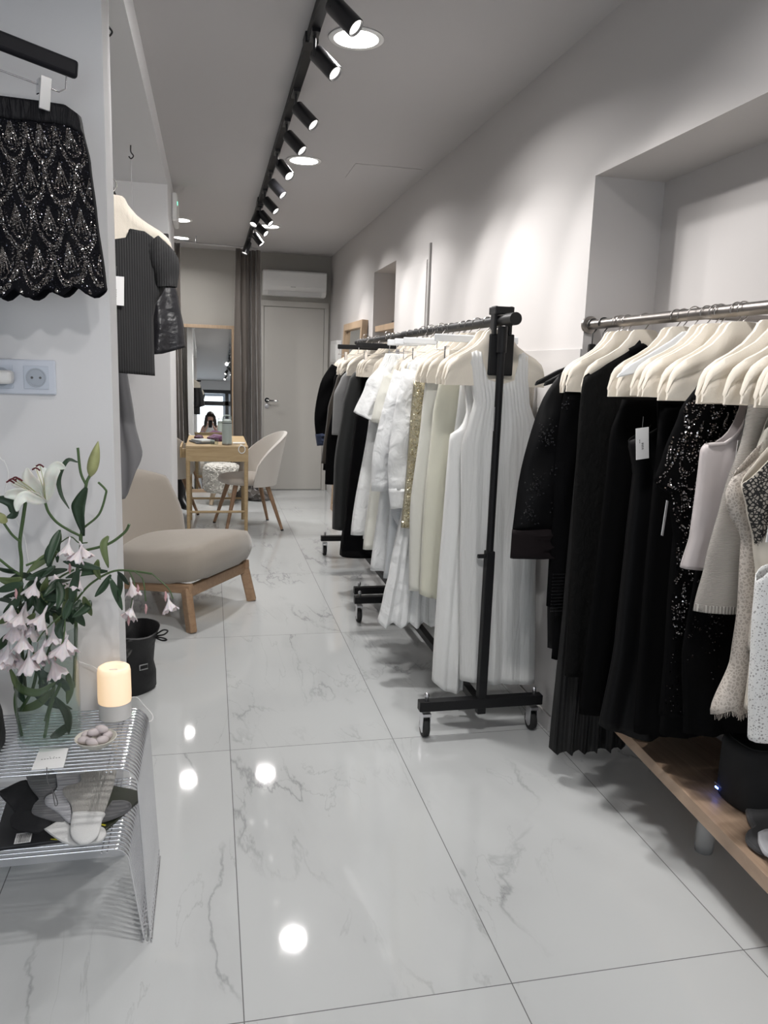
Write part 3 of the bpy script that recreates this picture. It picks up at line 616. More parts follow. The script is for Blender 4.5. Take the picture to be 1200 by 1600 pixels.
# ---------------------------------------------------------------- black bag by the near panel
t = thing('bucket_bag', 'black leather bucket bag slumped on the floor beyond the near wall panel', 'bag', (-0.335, 3.28, 0))
M_bag = mat('bag_leather', (0.006, 0.006, 0.007), 0.55, bump=0.6, bscale=14, bdist=0.01)
rg = []
for i, (r_, z) in enumerate([(0.09, 0.0), (0.098, 0.012), (0.098, 0.08), (0.092, 0.13), (0.096, 0.17), (0.105, 0.215), (0.122, 0.262), (0.115, 0.265), (0.095, 0.20), (0.085, 0.05)]):
    rg.append([((r_ + 0.006 * math.sin(3 * a + i)) * math.cos(a), (r_ + 0.005 * math.cos(4 * a + i)) * math.sin(a), z + (0.012 * math.sin(2 * a) if i > 4 else 0)) for a in [2 * PI * k / 32 for k in range(32)]])
MB().loft(rg).build('body', M_bag, t, True)
MB().tube(bez([(0.10, -0.02, 0.235), (0.135, -0.03, 0.262), (0.155, -0.03, 0.258), (0.14, -0.03, 0.243), (0.11, -0.02, 0.235)], 5), 0.0035).tube(bez([(0.10, -0.02, 0.232), (0.14, -0.04, 0.230), (0.150, -0.04, 0.222), (0.13, -0.03, 0.218), (0.10, -0.02, 0.23)], 5), 0.0035).build('drawstring', M_bag, t, True)
MB().tube([(0.045, -0.092, 0.135), (0.075, -0.075, 0.135), (0.075, -0.075, 0.115), (0.045, -0.092, 0.115), (0.045, -0.092, 0.135)], 0.0025, 6).build('buckle', M_zinc, t, True)

# ================================================================ clothes: builders
def interp(tab, z):
    """tab: [(z, value...)] from top to bottom"""
    if z >= tab[0][0]: return tab[0][1:]
    for a, b in zip(tab, tab[1:]):
        if z >= b[0]:
            k = (a[0] - z) / max(1e-6, a[0] - b[0]); k = k * k * (3 - 2 * k) * 0.5 + k * 0.5
            return tuple(p + (q - p) * k for p, q in zip(a[1:], b[1:]))
    return tab[-1][1:]
def lin(tab, u):
    if u <= tab[0][0]: return tab[0][1]
    for a, b in zip(tab, tab[1:]):
        if u <= b[0]: return a[1] + (b[1] - a[1]) * (u - a[0]) / max(1e-6, b[0] - a[0])
    return tab[-1][1]
class Garment:
    """two cloth faces that meet at the side seams. World X, Z in, stored about the origin (xc, y, zc)."""
    def __init__(s, xc, y, zc, prof, front=None, back=None, hem=None, th=0.035, nf=4, amp=0.008, seed=0, nu=36, nv=34, gather=None, belly=0.0):
        s.__dict__.update(locals()); rnd = random.Random(seed); s.p1 = rnd.random() * 6; s.p2 = rnd.random() * 6
        s.front = front or [(0, prof[0][0]), (1, prof[0][0])]; s.back = back or s.front; s.hem = hem or [(0, prof[-1][0]), (1, prof[-1][0])]
        s.zb = min(h for _, h in s.hem)
    def pt(s, u, v, side):
        zt = lin(s.front if side < 0 else s.back, u); zb = lin(s.hem, u); z = zt + (zb - zt) * v
        xl, xr = interp(s.prof, z); x = xl + (xr - xl) * u
        g = (s.prof[0][0] - z) / max(0.01, s.prof[0][0] - s.zb); g = min(1, max(0, g))
        e = max(0, math.sin(PI * u)) ** 0.3
        ph = 2 * PI * s.nf * u
        fold = s.amp * (0.08 + 1.1 * g) * (math.sin(ph + s.p1 + 0.7 * math.sin(2.5 * g + s.p2)) * (0.35 + 0.65 * math.sin(2.3 * u + s.p2 + g) ** 2) + 0.5 * math.sin(0.61 * ph + s.p2 + 1.1 * g) + 0.07 * math.sin(3.1 * ph + 2 * s.p1 + 2 * g)) * min(1, 5 * u, 5 * (1 - u))
        if s.gather: fold += s.gather * math.sin(2 * PI * 16 * u) * max(0, 1 - g * 3)
        y = side * (s.th / 2 * e * (0.85 + 0.35 * g) + s.belly * g * e) + fold
        x += s.amp * 0.5 * math.sin(4 * g + s.p1) * g
        return Vector((x - s.xc, y, z - s.zc))
    def mb(s, b=None):
        b = b or MB(); w_ = s.nu + 1
        for side in (-1, 1):
            vs = [s.pt(i / s.nu, j / s.nv, side) for j in range(s.nv + 1) for i in range(w_)]
            b.add(vs, [(j * w_ + i, j * w_ + i + 1, (j + 1) * w_ + i + 1, (j + 1) * w_ + i) for j in range(s.nv) for i in range(s.nu)])
        return b
    def build(s, name, m, lab, cat, group=None, yaw=0.0, extra=None, solid=0.0015):
        b = s.mb(); o = b.build(name, m, None, True, loc=(s.xc, s.y, s.zc), solid=solid); o.rotation_euler = (0, 0, yaw); tag(o, lab, cat, group); s.o = o
        return o
def sleeve(b, pts, wid, thk, n=16, seed=0):
    """tapered flattened sleeve along pts (x, y, z), local"""
    P = bez(pts, 5); m = len(P); rg = []; rnd = random.Random(seed); ph = rnd.random() * 6
    for i, p in enumerate(P):
        d = (P[min(i + 1, m - 1)] - P[max(i - 1, 0)]).normalized(); nx = Vector((-d.z, 0, d.x))
        if nx.length < 1e-3: nx = Vector((1, 0, 0))
        nx.normalize(); t_ = i / (m - 1); w_ = lin(wid, t_); h_ = lin(thk, t_)
        rg.append([p + nx * (w_ * math.cos(2 * PI * k / n)) + Vector((0, 1, 0)) * (h_ * math.sin(2 * PI * k / n) * (1 + 0.3 * math.sin(5 * t_ * 3 + ph + k))) for k in range(n)])
    b.loft(rg, cap=False); return b
def part_sheet(g, parent, name, m, u0, u1, v0, v1, off=0.002, nu=20, nv=10):
    """a patch lying just over the front face (hem bands, lace tops)"""
    b = MB(); w_ = nu + 1
    vs = [g.pt(u0 + (u1 - u0) * i / nu, v0 + (v1 - v0) * j / nv, -1) + Vector((0, -off, 0)) for j in range(nv + 1) for i in range(w_)]
    b.add(vs, [(j * w_ + i, j * w_ + i + 1, (j + 1) * w_ + i + 1, (j + 1) * w_ + i) for j in range(nv) for i in range(nu)])
    return b.build(name, m, parent, True, solid=0.001)
def sequins(b, fn, pts, r, seed, tilt=0.5):
    """small six-sided discs at fn(u, v)"""
    rnd = random.Random(seed)
    for u, v in pts:
        if not (0.01 < u < 0.99 and 0.0 < v < 0.995): continue
        p = fn(u, v); nrm = Vector((rnd.gauss(0, tilt), -1, rnd.gauss(0, tilt))).normalized(); a = nrm.cross(Vector((0, 0, 1))).normalized(); c = nrm.cross(a)
        rr = r * rnd.uniform(0.7, 1.15); q = p + Vector((0, -0.0025, 0))
        b.add([q + a * rr * math.cos(k * PI / 3) + c * rr * math.sin(k * PI / 3) for k in range(6)], [(0, 1, 2, 3, 4, 5)])
def price_tag(parent, p, w_=0.035, h_=0.08, rot=0.0, yaw=0.0, string=0.05, m=None, marks=True, knot=True):
    """card on a black thread; p = top centre of the card, local to the garment"""
    M_ = Matrix.Translation(p) @ Matrix.Rotation(yaw, 4, 'Z') @ Matrix.Rotation(rot, 4, 'Y')
    o = MB().box(-w_ / 2, w_ / 2, -0.0008, 0.0008, -h_, 0, M_).build('price_tag', m or M_paper, parent)
    if marks:
        dashes('print', 4, w_ * 0.055, w_ * 0.16, w_ * 0.12, M_ink, M_ @ Matrix.Translation((0.0, -0.0010, -h_ * 0.58)) @ Matrix.Rotation(PI / 2, 4, 'X') @ Matrix.Rotation(PI / 2, 4, 'Z'), o)
        dashes('print', 2, w_ * 0.10, w_ * 0.04, w_ * 0.14, M_ink, M_ @ Matrix.Translation((-w_ * 0.22, -0.0010, -h_ * 0.42)) @ Matrix.Rotation(PI / 2, 4, 'X') @ Matrix.Rotation(PI / 2, 4, 'Z'), o)
    if string: MB().tube([M_ @ Vector((0, 0, -0.005)), M_ @ Vector((0.004, 0, string))], 0.0008, 5).build('thread', M_ink, o)
    return o

# hanger kinds (origin: centre of the rail; hanger plane is the XZ plane)
def hook_mb(r, stem_to, wr=0.0018):
    pts = [(r * math.cos(math.radians(a)), 0, r * math.sin(math.radians(a))) for a in range(205, -41, -15)]
    pts += [(0.006, 0, -r * 1.25), (0.0, 0, -r * 1.6), (0.0, 0, stem_to)]
    return MB().tube(pts, wr, 6)
def padded_hanger(lab, r=0.019, wd=0.188, group=None):
    t = thing('padded_hanger', lab, 'hanger', group=group)
    half = [(0.030, -0.030), (0.040, -0.033), (0.050, -0.056), (0.076, -0.086), (0.110, -0.108), (0.145, -0.126), (0.170, -0.146), (0.184, -0.172), (wd, -0.200), (wd, -0.228)]
    pts = [(x, z) for x, z in half] + [(-x, z) for x, z in half[::-1]]
    n = len(half); b = MB(); rings = []
    rows = [(x, zt) for x, zt in half]
    # body: grid across X, front and back, thick at the shoulder line and thin at the cloth hem
    xs = sorted(set([-wd + 2 * wd * k / 44 for k in range(45)]))
    zt = lambda x: lin([(0, -0.029), (0.030, -0.031)] + [(a, c) for a, c in half[1:-1]] + [(wd, -0.205)], abs(x))
    nv = 8; vs = []; w_ = len(xs)
    for side in (-1, 1):
        for j in range(nv + 1):
            for x in xs:
                v = j / nv; top = zt(x); z = top + (-0.228 - top) * v
                th = (0.0035 + 0.009 * math.sin(PI * min(1, v * 2.4 + 0.05)) * (1 if v < 0.42 else 0) + (0.004 if v >= 0.42 else 0)) * (0.5 + 0.5 * math.sqrt(max(0, 1 - (abs(x) / wd) ** 8)))
                vs.append((x, side * th + 0.002 * math.sin(60 * x + 5 * v), z))
    nn = (nv + 1) * w_; fs = []
    for s_ in (0, 1): fs += [(s_ * nn + j * w_ + i, s_ * nn + j * w_ + i + 1, s_ * nn + (j + 1) * w_ + i + 1, s_ * nn + (j + 1) * w_ + i) for j in range(nv) for i in range(w_ - 1)]
    fs += [(i, i + 1, nn + i + 1, nn + i) for i in range(w_ - 1)] + [(j * w_, (j + 1) * w_, nn + (j + 1) * w_, nn + j * w_) for j in range(nv)] + [(j * w_ + w_ - 1, (j + 1) * w_ + w_ - 1, nn + (j + 1) * w_ + w_ - 1, nn + j * w_ + w_ - 1) for j in range(nv)]
    b.add(vs, fs); b.build('padded_cover', M_padded, t, True)
    hook_mb(r, -0.045).build('hook', M_grey_metal, t, True)
    return t
def plastic_hanger(lab, r=0.019, m=None, group=None):
    t = thing('plastic_hanger', lab, 'hanger', group=group)
    half = [(0.0, -0.045), (0.03, -0.048), (0.06, -0.072), (0.12, -0.112), (0.17, -0.142), (0.20, -0.168), (0.205, -0.178), (0.16, -0.166), (0.10, -0.138), (0.05, -0.110), (0.0, -0.10)]
    MB().prism([(x, -0.005, z) for x, z in half] + [(-x, -0.005, z) for x, z in half[::-1][1:-1]], (0, 0.010, 0)).build('shoulder_bar', m or M_whiteh, t, bevel=0.003)
    hook_mb(r, -0.05).build('hook', M_grey_metal, t, True); return t
def clip_bar_hanger(lab, r=0.019, m=None, hw=0.165, group=None):
    t = thing('clip_hanger', lab, 'hanger', group=group); m = m or M_whiteh
    MB().box(-hw, hw, -0.006, 0.006, -0.072, -0.045).build('bar', m, t, bevel=0.004)
    hook_mb(r, -0.05).build('hook', M_grey_metal, t, True)
    MB().tube(bez([(-hw + 0.012, 0, -0.07), (-hw + 0.012, 0, -0.098), (-hw + 0.03, 0, -0.104), (hw - 0.03, 0, -0.104), (hw - 0.012, 0, -0.098), (hw - 0.012, 0, -0.07)], 3), 0.0016, 6).build('clip_rod', M_chrome, t, True)
    for s_ in (-1, 1):
        MB().box(s_ * (hw - 0.05) - 0.008, s_ * (hw - 0.05) + 0.008, -0.008, -0.003, -0.135, -0.088).box(s_ * (hw - 0.05) - 0.008, s_ * (hw - 0.05) + 0.008, 0.003, 0.008, -0.135, -0.088).build('clip', M_chrome, t, bevel=0.001)
    return t
SH = lambda xc, z0=1.0, hw=0.19, zt=1.46, drop=0.10, neck=0.07, nz=0.0: [(0, zt - drop), (0.16, zt - drop * 0.6), (0.5 - neck / (2 * hw) * 1.0, zt), (0.5 - neck / (2 * hw) * 0.8, zt - nz), (0.5 + neck / (2 * hw) * 0.8, zt - nz), (0.5 + neck / (2 * hw) * 1.0, zt), (0.84, zt - drop * 0.6), (1, zt - drop)]

C_white = cloth('white_satin', (0.90, 0.90, 0.885), 0.5, 0.2, 1.0, 9, through=0.15)
C_voile = cloth('sheer_white_voile', (0.90, 0.90, 0.885), 0.7, 0.2, 0.45, 14, alpha=0.86, through=0.25, stretch=(3, 3, 0.3))
C_ivory = cloth('ivory_cloth', (0.84, 0.83, 0.76), 0.6, 0.2, 0.45, 10, through=0.15)
C_cream = cloth('cream_cloth', (0.80, 0.785, 0.66), 0.6, 0.2, 0.4, 9, through=0.15)
C_cotton = cloth('white_cotton', (0.87, 0.875, 0.87), 0.75, 0.2, 0.8, 16, stretch=(1, 1, 0.8), through=0.12)
C_black = cloth('black_cloth', (0.0022, 0.0022, 0.0025), 0.8, 0.0, 0.3, 8, spec=0.06)
C_black2 = cloth('black_satin', (0.004, 0.004, 0.0045), 0.5, 0.0, 0.25, 6, spec=0.12)
C_char = cloth('charcoal_cloth', (0.020, 0.021, 0.021), 0.65, 0.05, 0.4, 8)
C_brown = cloth('dark_brown_cloth', (0.030, 0.024, 0.018), 0.6, 0.1, 0.4, 8)
C_navy = cloth('navy_denim', (0.025, 0.035, 0.07), 0.8, 0.1, 0.4, 20)
C_grey = cloth('grey_cloth', (0.19, 0.19, 0.19), 0.7, 0.1, 0.4, 10)
C_sheerblack = cloth('sheer_black_net', (0.003, 0.003, 0.0035), 0.8, 0.0, 0.3, 20, alpha=0.92, weave=300, spec=0.06)
C_burg = cloth('dark_burgundy_velvet', (0.004, 0.0012, 0.002), 0.85, 0.0, 0.2, 20)
C_stripe = wave_cloth('striped_shirting', (0.75, 0.76, 0.77), (0.22, 0.24, 0.26), 55, 'Z', bump=0.05)
C_gold = mat('gold_sequin_net', (0.55, 0.50, 0.36), 0.3, 0.7, bump=1.0, bscale=260, bdist=0.004)
C_pleat = wave_cloth('pleated_black', (0.0018, 0.0018, 0.002), (0.003, 0.003, 0.0035), 18, 'X', 0.75, 0.9, 0.008, sheen=0.0)

# ---------------------------------------------------------------- near rolling rack
def caster(t, x, y):
    MB().lathe([(0.007, 0.1485), (0.007, 0.160), (0.010, 0.164), (0.009, 0.174), (0.003, 0.179)], (x, y, 0), 14).build('stem_nut', M_zinc, t, True)
    c = MB(); c.box(x - 0.016, x + 0.016, y - 0.018, y + 0.018, 0.088, 0.100).box(x - 0.016, x - 0.013, y - 0.013, y + 0.030, 0.030, 0.090).box(x + 0.013, x + 0.016, y - 0.013, y + 0.030, 0.030, 0.090)
    c = c.build('caster_fork', M_zinc, t, bevel=0.001)
    Mx = Matrix.Translation((x, y + 0.012, 0.037)) @ Matrix.Rotation(PI / 2, 4, 'Y')
    MB().lathe([(0.024, -0.012), (0.034, -0.012), (0.0365, -0.008), (0.0365, 0.008), (0.034, 0.012), (0.024, 0.012)], n=28, M=Mx).build('tyre', M_rubber, c, True)
    MB().lathe([(0.006, -0.0125), (0.022, -0.0125), (0.022, 0.0125), (0.006, 0.0125)], n=20, M=Mx).build('wheel_hub', M_zinc, c, True)
def rack(lab, xc, y0, y1, zr, hw, rail_y0, rail_y1):
    t = thing('clothes_rack', lab, 'clothes rack', (xc, (y0 + y1) / 2, 0)); a, b_ = y0 - (y0 + y1) / 2, y1 - (y0 + y1) / 2; m_ = (y0 + y1) / 2
    for y in (a, b_):
        MB().box(-hw, hw, y - 0.019, y + 0.019, 0.110, 0.148).build('base_bar', M_black, t, bevel=0.002)
        MB().box(-0.0165, 0.0165, y - 0.0165, y + 0.0165, 0.085, 0.72).build('post', M_black, t, bevel=0.003)
        MB().tube([(0, y, 0.72), (0, y, zr - 0.02)], 0.0135, 16).tube([(0, y, zr - 0.11), (0, y, zr - 0.02)], 0.0175, 16).build('upper_post', M_black, t, True)
        MB().tube([(-0.016, y, 0.70), (-0.045, y, 0.70)], 0.008, 10).build('clamp_knob', M_blackp, t, True)
        for x in (-hw + 0.03, hw - 0.03): caster(t, x, y)
    MB().box(-0.016, 0.016, a + 0.0195, b_ - 0.0195, 0.100, 0.132).build('bottom_bar', M_black, t, bevel=0.002)
    MB().tube([(0, rail_y0 - m_, zr), (0, rail_y1 - m_, zr)], 0.018, 20).build('rail', M_black, t, True)
    MB().tube([(0, rail_y0 - m_ - 0.004, zr), (0, rail_y0 - m_ + 0.075, zr)], 0.0215, 20).build('rail_sleeve', M_blackp, t, True)
    return t
ZR = 1.545
rack('black rolling clothes rack carrying white clothes, nearest the camera', 1.0, 2.66, 4.03, ZR, 0.245, 2.545, 4.13)
rack('black rolling clothes rack carrying dark clothes, second along the wall', 1.03, 4.21, 5.58, 1.545, 0.245, 4.16, 5.66)
# black plate hung over the rail end
t = thing('hanging_plate', 'black plastic plate hooked over the near rack rail behind its post', 'sign', (1.008, 2.683, 1.545))
MB().box(-0.047, 0.046, -0.005, 0.005, -0.19, -0.045).build('plate', M_blackp, t, bevel=0.006)
MB().box(-0.036, -0.0235, -0.01, 0.03, -0.05, 0.05).box(0.0205, 0.033, -0.01, 0.03, -0.05, 0.05).box(-0.0365, 0.0335, -0.02, 0.05, 0.0215, 0.048).build('rail_clip', M_blackp, t, bevel=0.003)

# hangers on the near rack
XC1, RZ = 1.0, 1.545
ph0 = padded_hanger('cream padded hanger carrying the gathered white dress, first on the near rack')
ph0.location = (XC1, 2.705, RZ)
GL1 = 'cream padded hanger packed among the white clothes of the near rack'
ys1 = [2.755, 2.80, 2.96, 3.02, 3.09, 3.13, 3.20, 3.26, 3.33, 3.42, 3.50, 3.57, 3.68, 3.75, 3.84, 3.92, 3.98]
for k, y in enumerate(ys1):
    r_ = random.Random(k)
    lab = {0: 'cream padded hanger directly behind the first one on the near rack', 1: 'cream padded hanger, third from the rack post of the near rack', 2: 'cream padded hanger end standing out above the pale cream skirt'}.get(k, GL1)
    dup(ph0, (XC1 + r_.uniform(-0.008, 0.008), y, RZ), (r_.uniform(-0.02, 0.02), 0, r_.uniform(-0.10, 0.06)), lab, None if k < 3 else 'cream hangers on the near rack')
cl = clip_bar_hanger('white clip hanger, nearest of those on the near rack, between cream hangers'); cl.location = (XC1 - 0.02, 2.875, RZ)
for k, (y, lab) in enumerate(((3.30, 'long white clip hanger bar above the middle of the white clothes'), (3.46, 'white clip hanger behind the long one, mid near rack'), (3.60, 'white clip hanger holding the gathered white shorts'))):
    dup(cl, (XC1 - 0.035 + 0.0 * k, y, RZ), (0, 0, -0.06 * k), lab)

# ---------------------------------------------------------------- white clothes, near rack
G1 = 'white clothes on the near rack'
g = Garment(XC1, 2.708, RZ, [(1.445, 0.895, 1.118), (1.36, 0.905, 1.122), (1.26, 0.925, 1.135), (1.185, 0.905, 1.165), (1.10, 0.885, 1.185), (0.8, 0.90, 1.20), (0.19, 0.93, 1.235)],
            front=[(0, 1.43), (0.10, 1.44), (0.185, 1.435), (0.20, 1.40), (0.27, 1.34), (0.5, 1.325), (0.73, 1.34), (0.80, 1.40), (0.815, 1.43), (0.9, 1.44), (1, 1.425)],
            back=[(0, 1.43), (0.15, 1.45), (0.2, 1.41), (0.5, 1.385), (0.8, 1.41), (0.85, 1.45), (1, 1.425)], hem=[(0, 0.205), (0.5, 0.19), (1, 0.175)], th=0.058, nf=4, amp=0.008, seed=3, nu=90, nv=44, gather=0.0025)
o = g.build('sleeveless_dress', C_voile, 'long sheer white sleeveless dress with gathered neckline, first on the near rack', 'dress')
price_tag(o, Vector((1.012 - XC1 - 0.02, -0.045, 1.245 - RZ)), 0.022, 0.085, 0, 0.9, 0.075, m=mat('grey_tag', (0.45, 0.45, 0.46), 0.5), marks=False)
g = Garment(XC1, 2.80, RZ, [(1.40, 0.900, 1.10), (1.33, 0.915, 1.08), (1.22, 0.930, 1.07), (1.165, 0.915, 1.06), (1.13, 0.868, 1.05), (0.95, 0.862, 1.02), (0.6, 0.855, 0.99), (0.125, 0.852, 0.975)],
            front=[(0, 1.40), (0.15, 1.41), (0.3, 1.35), (0.7, 1.34), (0.85, 1.41), (1, 1.40)], hem=[(0, 0.165), (0.4, 0.13), (1, 0.125)], th=0.065, nf=2, amp=0.013, seed=8, nu=50, nv=60)
g.build('satin_dress', C_white, 'long white satin dress behind the first one, its hem the lowest on the near rack', 'dress')
g = Garment(XC1, 2.90, RZ, [(1.42, 0.95, 1.12), (1.3, 0.93, 1.16), (0.9, 0.90, 1.20), (0.19, 0.94, 1.22)], th=0.05, nf=6, amp=0.014, seed=11, nu=60)
g.build('long_dress', C_voile, 'long thin white dress whose folds show right of the rack post', 'dress')
g = Garment(XC1, 2.955, RZ, [(1.335, 0.865, 1.10), (1.2, 0.845, 1.10), (0.83, 0.826, 1.08), (0.46, 0.82, 1.06)], th=0.05, nf=3, amp=0.008, seed=12, hem=[(0, 0.475), (0.35, 0.45), (0.5, 0.43), (1, 0.44)])
g.build('long_skirt', C_cream, 'plain pale cream skirt hanging left of the white satin dress', 'skirt')
g = Garment(XC1, 3.03, RZ, [(1.335, 0.83, 1.10), (1.2, 0.82, 1.08), (0.83, 0.79, 1.06), (0.47, 0.80, 1.05)], th=0.045, nf=3, amp=0.010, seed=13)
g.build('long_dress', C_ivory, 'ivory dress hanging just behind the pale cream skirt', 'dress')
# gold sequin dress
g = Garment(XC1, 3.10, RZ, [(1.32, 0.80, 1.0), (1.15, 0.79, 1.0), (0.95, 0.785, 0.99), (0.72, 0.775, 0.98)], th=0.04, nf=3, amp=0.010, seed=14)
o = g.build('sequin_dress', C_gold, 'narrow gold sequin dress glinting between white clothes', 'dress')
b = MB(); rnd = random.Random(4); sequins(b, lambda u, v: g.pt(u, v, -1), [(rnd.uniform(0.01, 0.35), rnd.random()) for _ in range(1100)], 0.0028, 5, 0.8)
b.build('sequins', mat('gold_sequin', (0.85, 0.78, 0.58), 0.15, 1.0), o)
# long sleeved white shirt + cuff
def shirt(y, xl, xr, z0, z1, m, seed, lab, cat, slv=None, name='shirt', th=0.045, hem=None, amp=0.010, nf=4, cuff=None, group=None, ztop=1.43, yaw=0):
    xc = (xl + xr) / 2
    g = Garment(XC1, y, RZ, [(ztop, XC1 - 0.17, XC1 + 0.17), (ztop - 0.05, XC1 - 0.19, XC1 + 0.19), (ztop - 0.12, XC1 - 0.20, XC1 + 0.19), (ztop - 0.3, (XC1 - 0.19 + xl) / 2, XC1 + 0.19), (z1, xl, xr)],
                front=[(0, ztop - 0.035), (0.12, ztop - 0.01), (0.3, ztop + 0.025), (0.40, ztop + 0.055), (0.44, ztop + 0.06), (0.5, ztop - 0.02), (0.56, ztop + 0.06), (0.60, ztop + 0.055), (0.7, ztop + 0.025), (0.88, ztop - 0.01), (1, ztop - 0.035)], th=th, nf=nf, amp=amp, seed=seed, hem=hem)
    b = g.mb()
    if slv:
        for s_ in slv: sleeve(b, [(x - XC1, yy, z - RZ) for x, yy, z in s_[0]], s_[1], s_[2], seed=seed)
    o = b.build(name, m, None, True, loc=(XC1, y, RZ), solid=0.0015); o.rotation_euler = (0, 0, yaw); tag(o, lab, cat, group); g.o = o
    if cuff:
        c = MB(); sleeve(c, [(x - XC1, yy, z - RZ) for x, yy, z in cuff[0]], cuff[1], cuff[2]); c.build('cuff', cuff[3], o, True, solid=0.001)
    return g
shirt(3.20, 0.79, 1.12, 1.43, 0.56, C_cotton, 21, 'white long sleeved shirt with a square cuff hanging before the striped shirt', 'shirt',
      [([(0.825, -0.015, 1.36), (0.795, -0.035, 1.20), (0.775, -0.045, 1.0), (0.785, -0.045, 0.875)], [(0, 0.05), (0.5, 0.055), (1, 0.06)], [(0, 0.02), (1, 0.022)])],
      cuff=([(0.785, -0.047, 0.885), (0.80, -0.05, 0.80)], [(0, 0.062), (1, 0.066)], [(0, 0.024), (1, 0.024)], C_cotton))
shirt(3.26, 0.74, 1.12, 1.42, 0.46, C_stripe, 22, 'thin grey striped white shirt showing below the square white cuff', 'shirt',
      [([(0.80, -0.03, 1.1), (0.785, -0.045, 0.95), (0.80, -0.05, 0.80), (0.845, -0.05, 0.72)], [(0, 0.05), (1, 0.06)], [(0, 0.02), (1, 0.025)])])
shirt(3.36, 0.70, 1.12, 1.41, 0.47, C_cotton, 23, 'white cotton dress with long side seam, left of the square cuff shirt', 'dress', [([(0.82, -0.01, 1.35), (0.775, -0.03, 1.2), (0.735, -0.04, 1.0), (0.735, -0.04, 0.84)], [(0, 0.045), (1, 0.05)], [(0, 0.02), (1, 0.02)])], name='cotton_dress', amp=0.012)
shirt(3.52, 0.69, 1.10, 1.40, 0.53, C_ivory, 24, 'ivory dress with a lace shoulder seam, right of the gathered shorts', 'dress', [([(0.815, -0.01, 1.34), (0.78, -0.02, 1.22), (0.765, -0.02, 1.12)], [(0, 0.045), (1, 0.055)], [(0, 0.02), (1, 0.02)])], name='linen_dress')
shirt(3.66, 0.66, 1.10, 1.38, 0.57, C_cotton, 25, 'white trousers-length tunic farthest left among the white clothes', 'tunic', name='tunic')
# gathered shorts on the clip hanger
g = Garment(XC1, 3.60, RZ, [(1.435, 0.79, 0.93), (1.395, 0.775, 0.94), (1.30, 0.70, 0.93), (1.15, 0.645, 0.86), (1.10, 0.675, 0.88)], hem=[(0, 1.165), (0.2, 1.145), (0.6, 1.10), (1, 1.10)], th=0.085, nf=3, amp=0.012, seed=31, gather=0.004)
g.build('gathered_shorts', C_cotton, 'white shorts with gathered waist flaring out left over the dark clothes', 'shorts')
# ruffled skirt
g = Garment(XC1, 3.16, RZ, [(0.9, 0.80, 1.0), (0.52, 0.74, 1.04), (0.40, 0.72, 1.07), (0.27, 0.70, 1.10)], hem=[(k / 24, 0.285 + 0.012 * math.cos(k * PI / 2)) for k in range(25)], th=0.07, nf=9, amp=0.016, seed=32, nu=80)
g.build('ruffle_skirt', C_cotton, 'white ruffled skirt whose wavy hem shows below the shirts', 'skirt')
for k, (y, xl, zb, m, lab) in enumerate([(3.44, 0.72, 0.62, C_ivory, 'ivory garment squeezed behind the cotton dress'), (3.76, 0.69, 0.55, C_ivory, 'white garment deep in the near rack, above the dark skirt'), (3.88, 0.72, 0.50, C_cotton, 'last white garment of the near rack, against the charcoal dress'), (3.30, 0.80, 0.36, C_white, 'white slip hanging low inside the middle of the near rack')]):
    Garment(XC1, y, RZ, [(1.44, 0.93, 1.07), (1.36, 0.84, 1.16), (1.0, xl + 0.06, 1.15), (zb, xl + 0.04, 1.14)], th=0.04, nf=4, amp=0.009, seed=40 + k).build('hanging_garment', m, lab, 'garment')
# beige ruffled top at the wall side behind the first dress
g = Garment(XC1, 2.985, RZ, [(1.33, 1.12, 1.27), (1.2, 1.13, 1.268), (0.6, 1.16, 1.268)], th=0.05, nf=5, amp=0.008, seed=51, gather=0.004)
g.build('ruffled_top', cloth('greige_cotton', (0.50, 0.46, 0.41), 0.8, 0.2, 0.5, 20), 'greige ruffled garment glimpsed at the wall side of the near rack', 'garment')

# ---------------------------------------------------------------- dark clothes, far rack
XC2 = 1.03
GL2 = 'cream padded hanger in the row over the dark clothes of the far rack'
for k, y in enumerate([4.30, 4.36, 4.42, 4.48, 4.56, 4.80, 4.92, 5.03, 5.12, 5.22, 5.32, 5.42]):
    r_ = random.Random(50 + k)
    dup(ph0, (XC2 - 0.02 + r_.uniform(-0.01, 0.01), y, RZ), (0, 0, r_.uniform(-0.06, 0.06)), GL2, 'cream hangers on the far rack')
cb = clip_bar_hanger('black clip hanger bar at the near end of the far rack', m=M_blackp, hw=0.17); cb.location = (XC2 - 0.09, 4.235, RZ)
dup(cb, (XC2 - 0.12, 4.70, RZ), (0, 0, 0.0), 'black clip hanger bar farther along the far rack')
def dark(y, tab, m, lab, cat, seed, name, slv=None, th=0.05, nf=4, amp=0.010, hem=None, z0=1.42):
    g = Garment(XC2, y, RZ, [(z0, XC2 - 0.12, XC2 + 0.12)] + tab, front=[(0, z0 - 0.03), (0.35, z0), (0.5, z0 - 0.03), (0.65, z0), (1, z0 - 0.03)], th=th, nf=nf, amp=amp, seed=seed, hem=hem)
    b = g.mb()
    if slv: sleeve(b, [(x - XC2, yy, z - RZ) for x, yy, z in slv[0]], slv[1], slv[2])
    o = b.build(name, m, None, True, loc=(XC2, y, RZ), solid=0.0015); tag(o, lab, cat); return o
dark(4.62, [(1.30, 0.80, 1.2), (1.15, 0.765, 1.2), (0.8, 0.725, 1.2), (0.42, 0.715, 1.2)], C_char, 'long charcoal dress, nearest and largest on the far rack', 'dress', 61, 'charcoal_dress', th=0.09, nf=5, amp=0.014, hem=[(0, 0.40), (1, 0.37)])
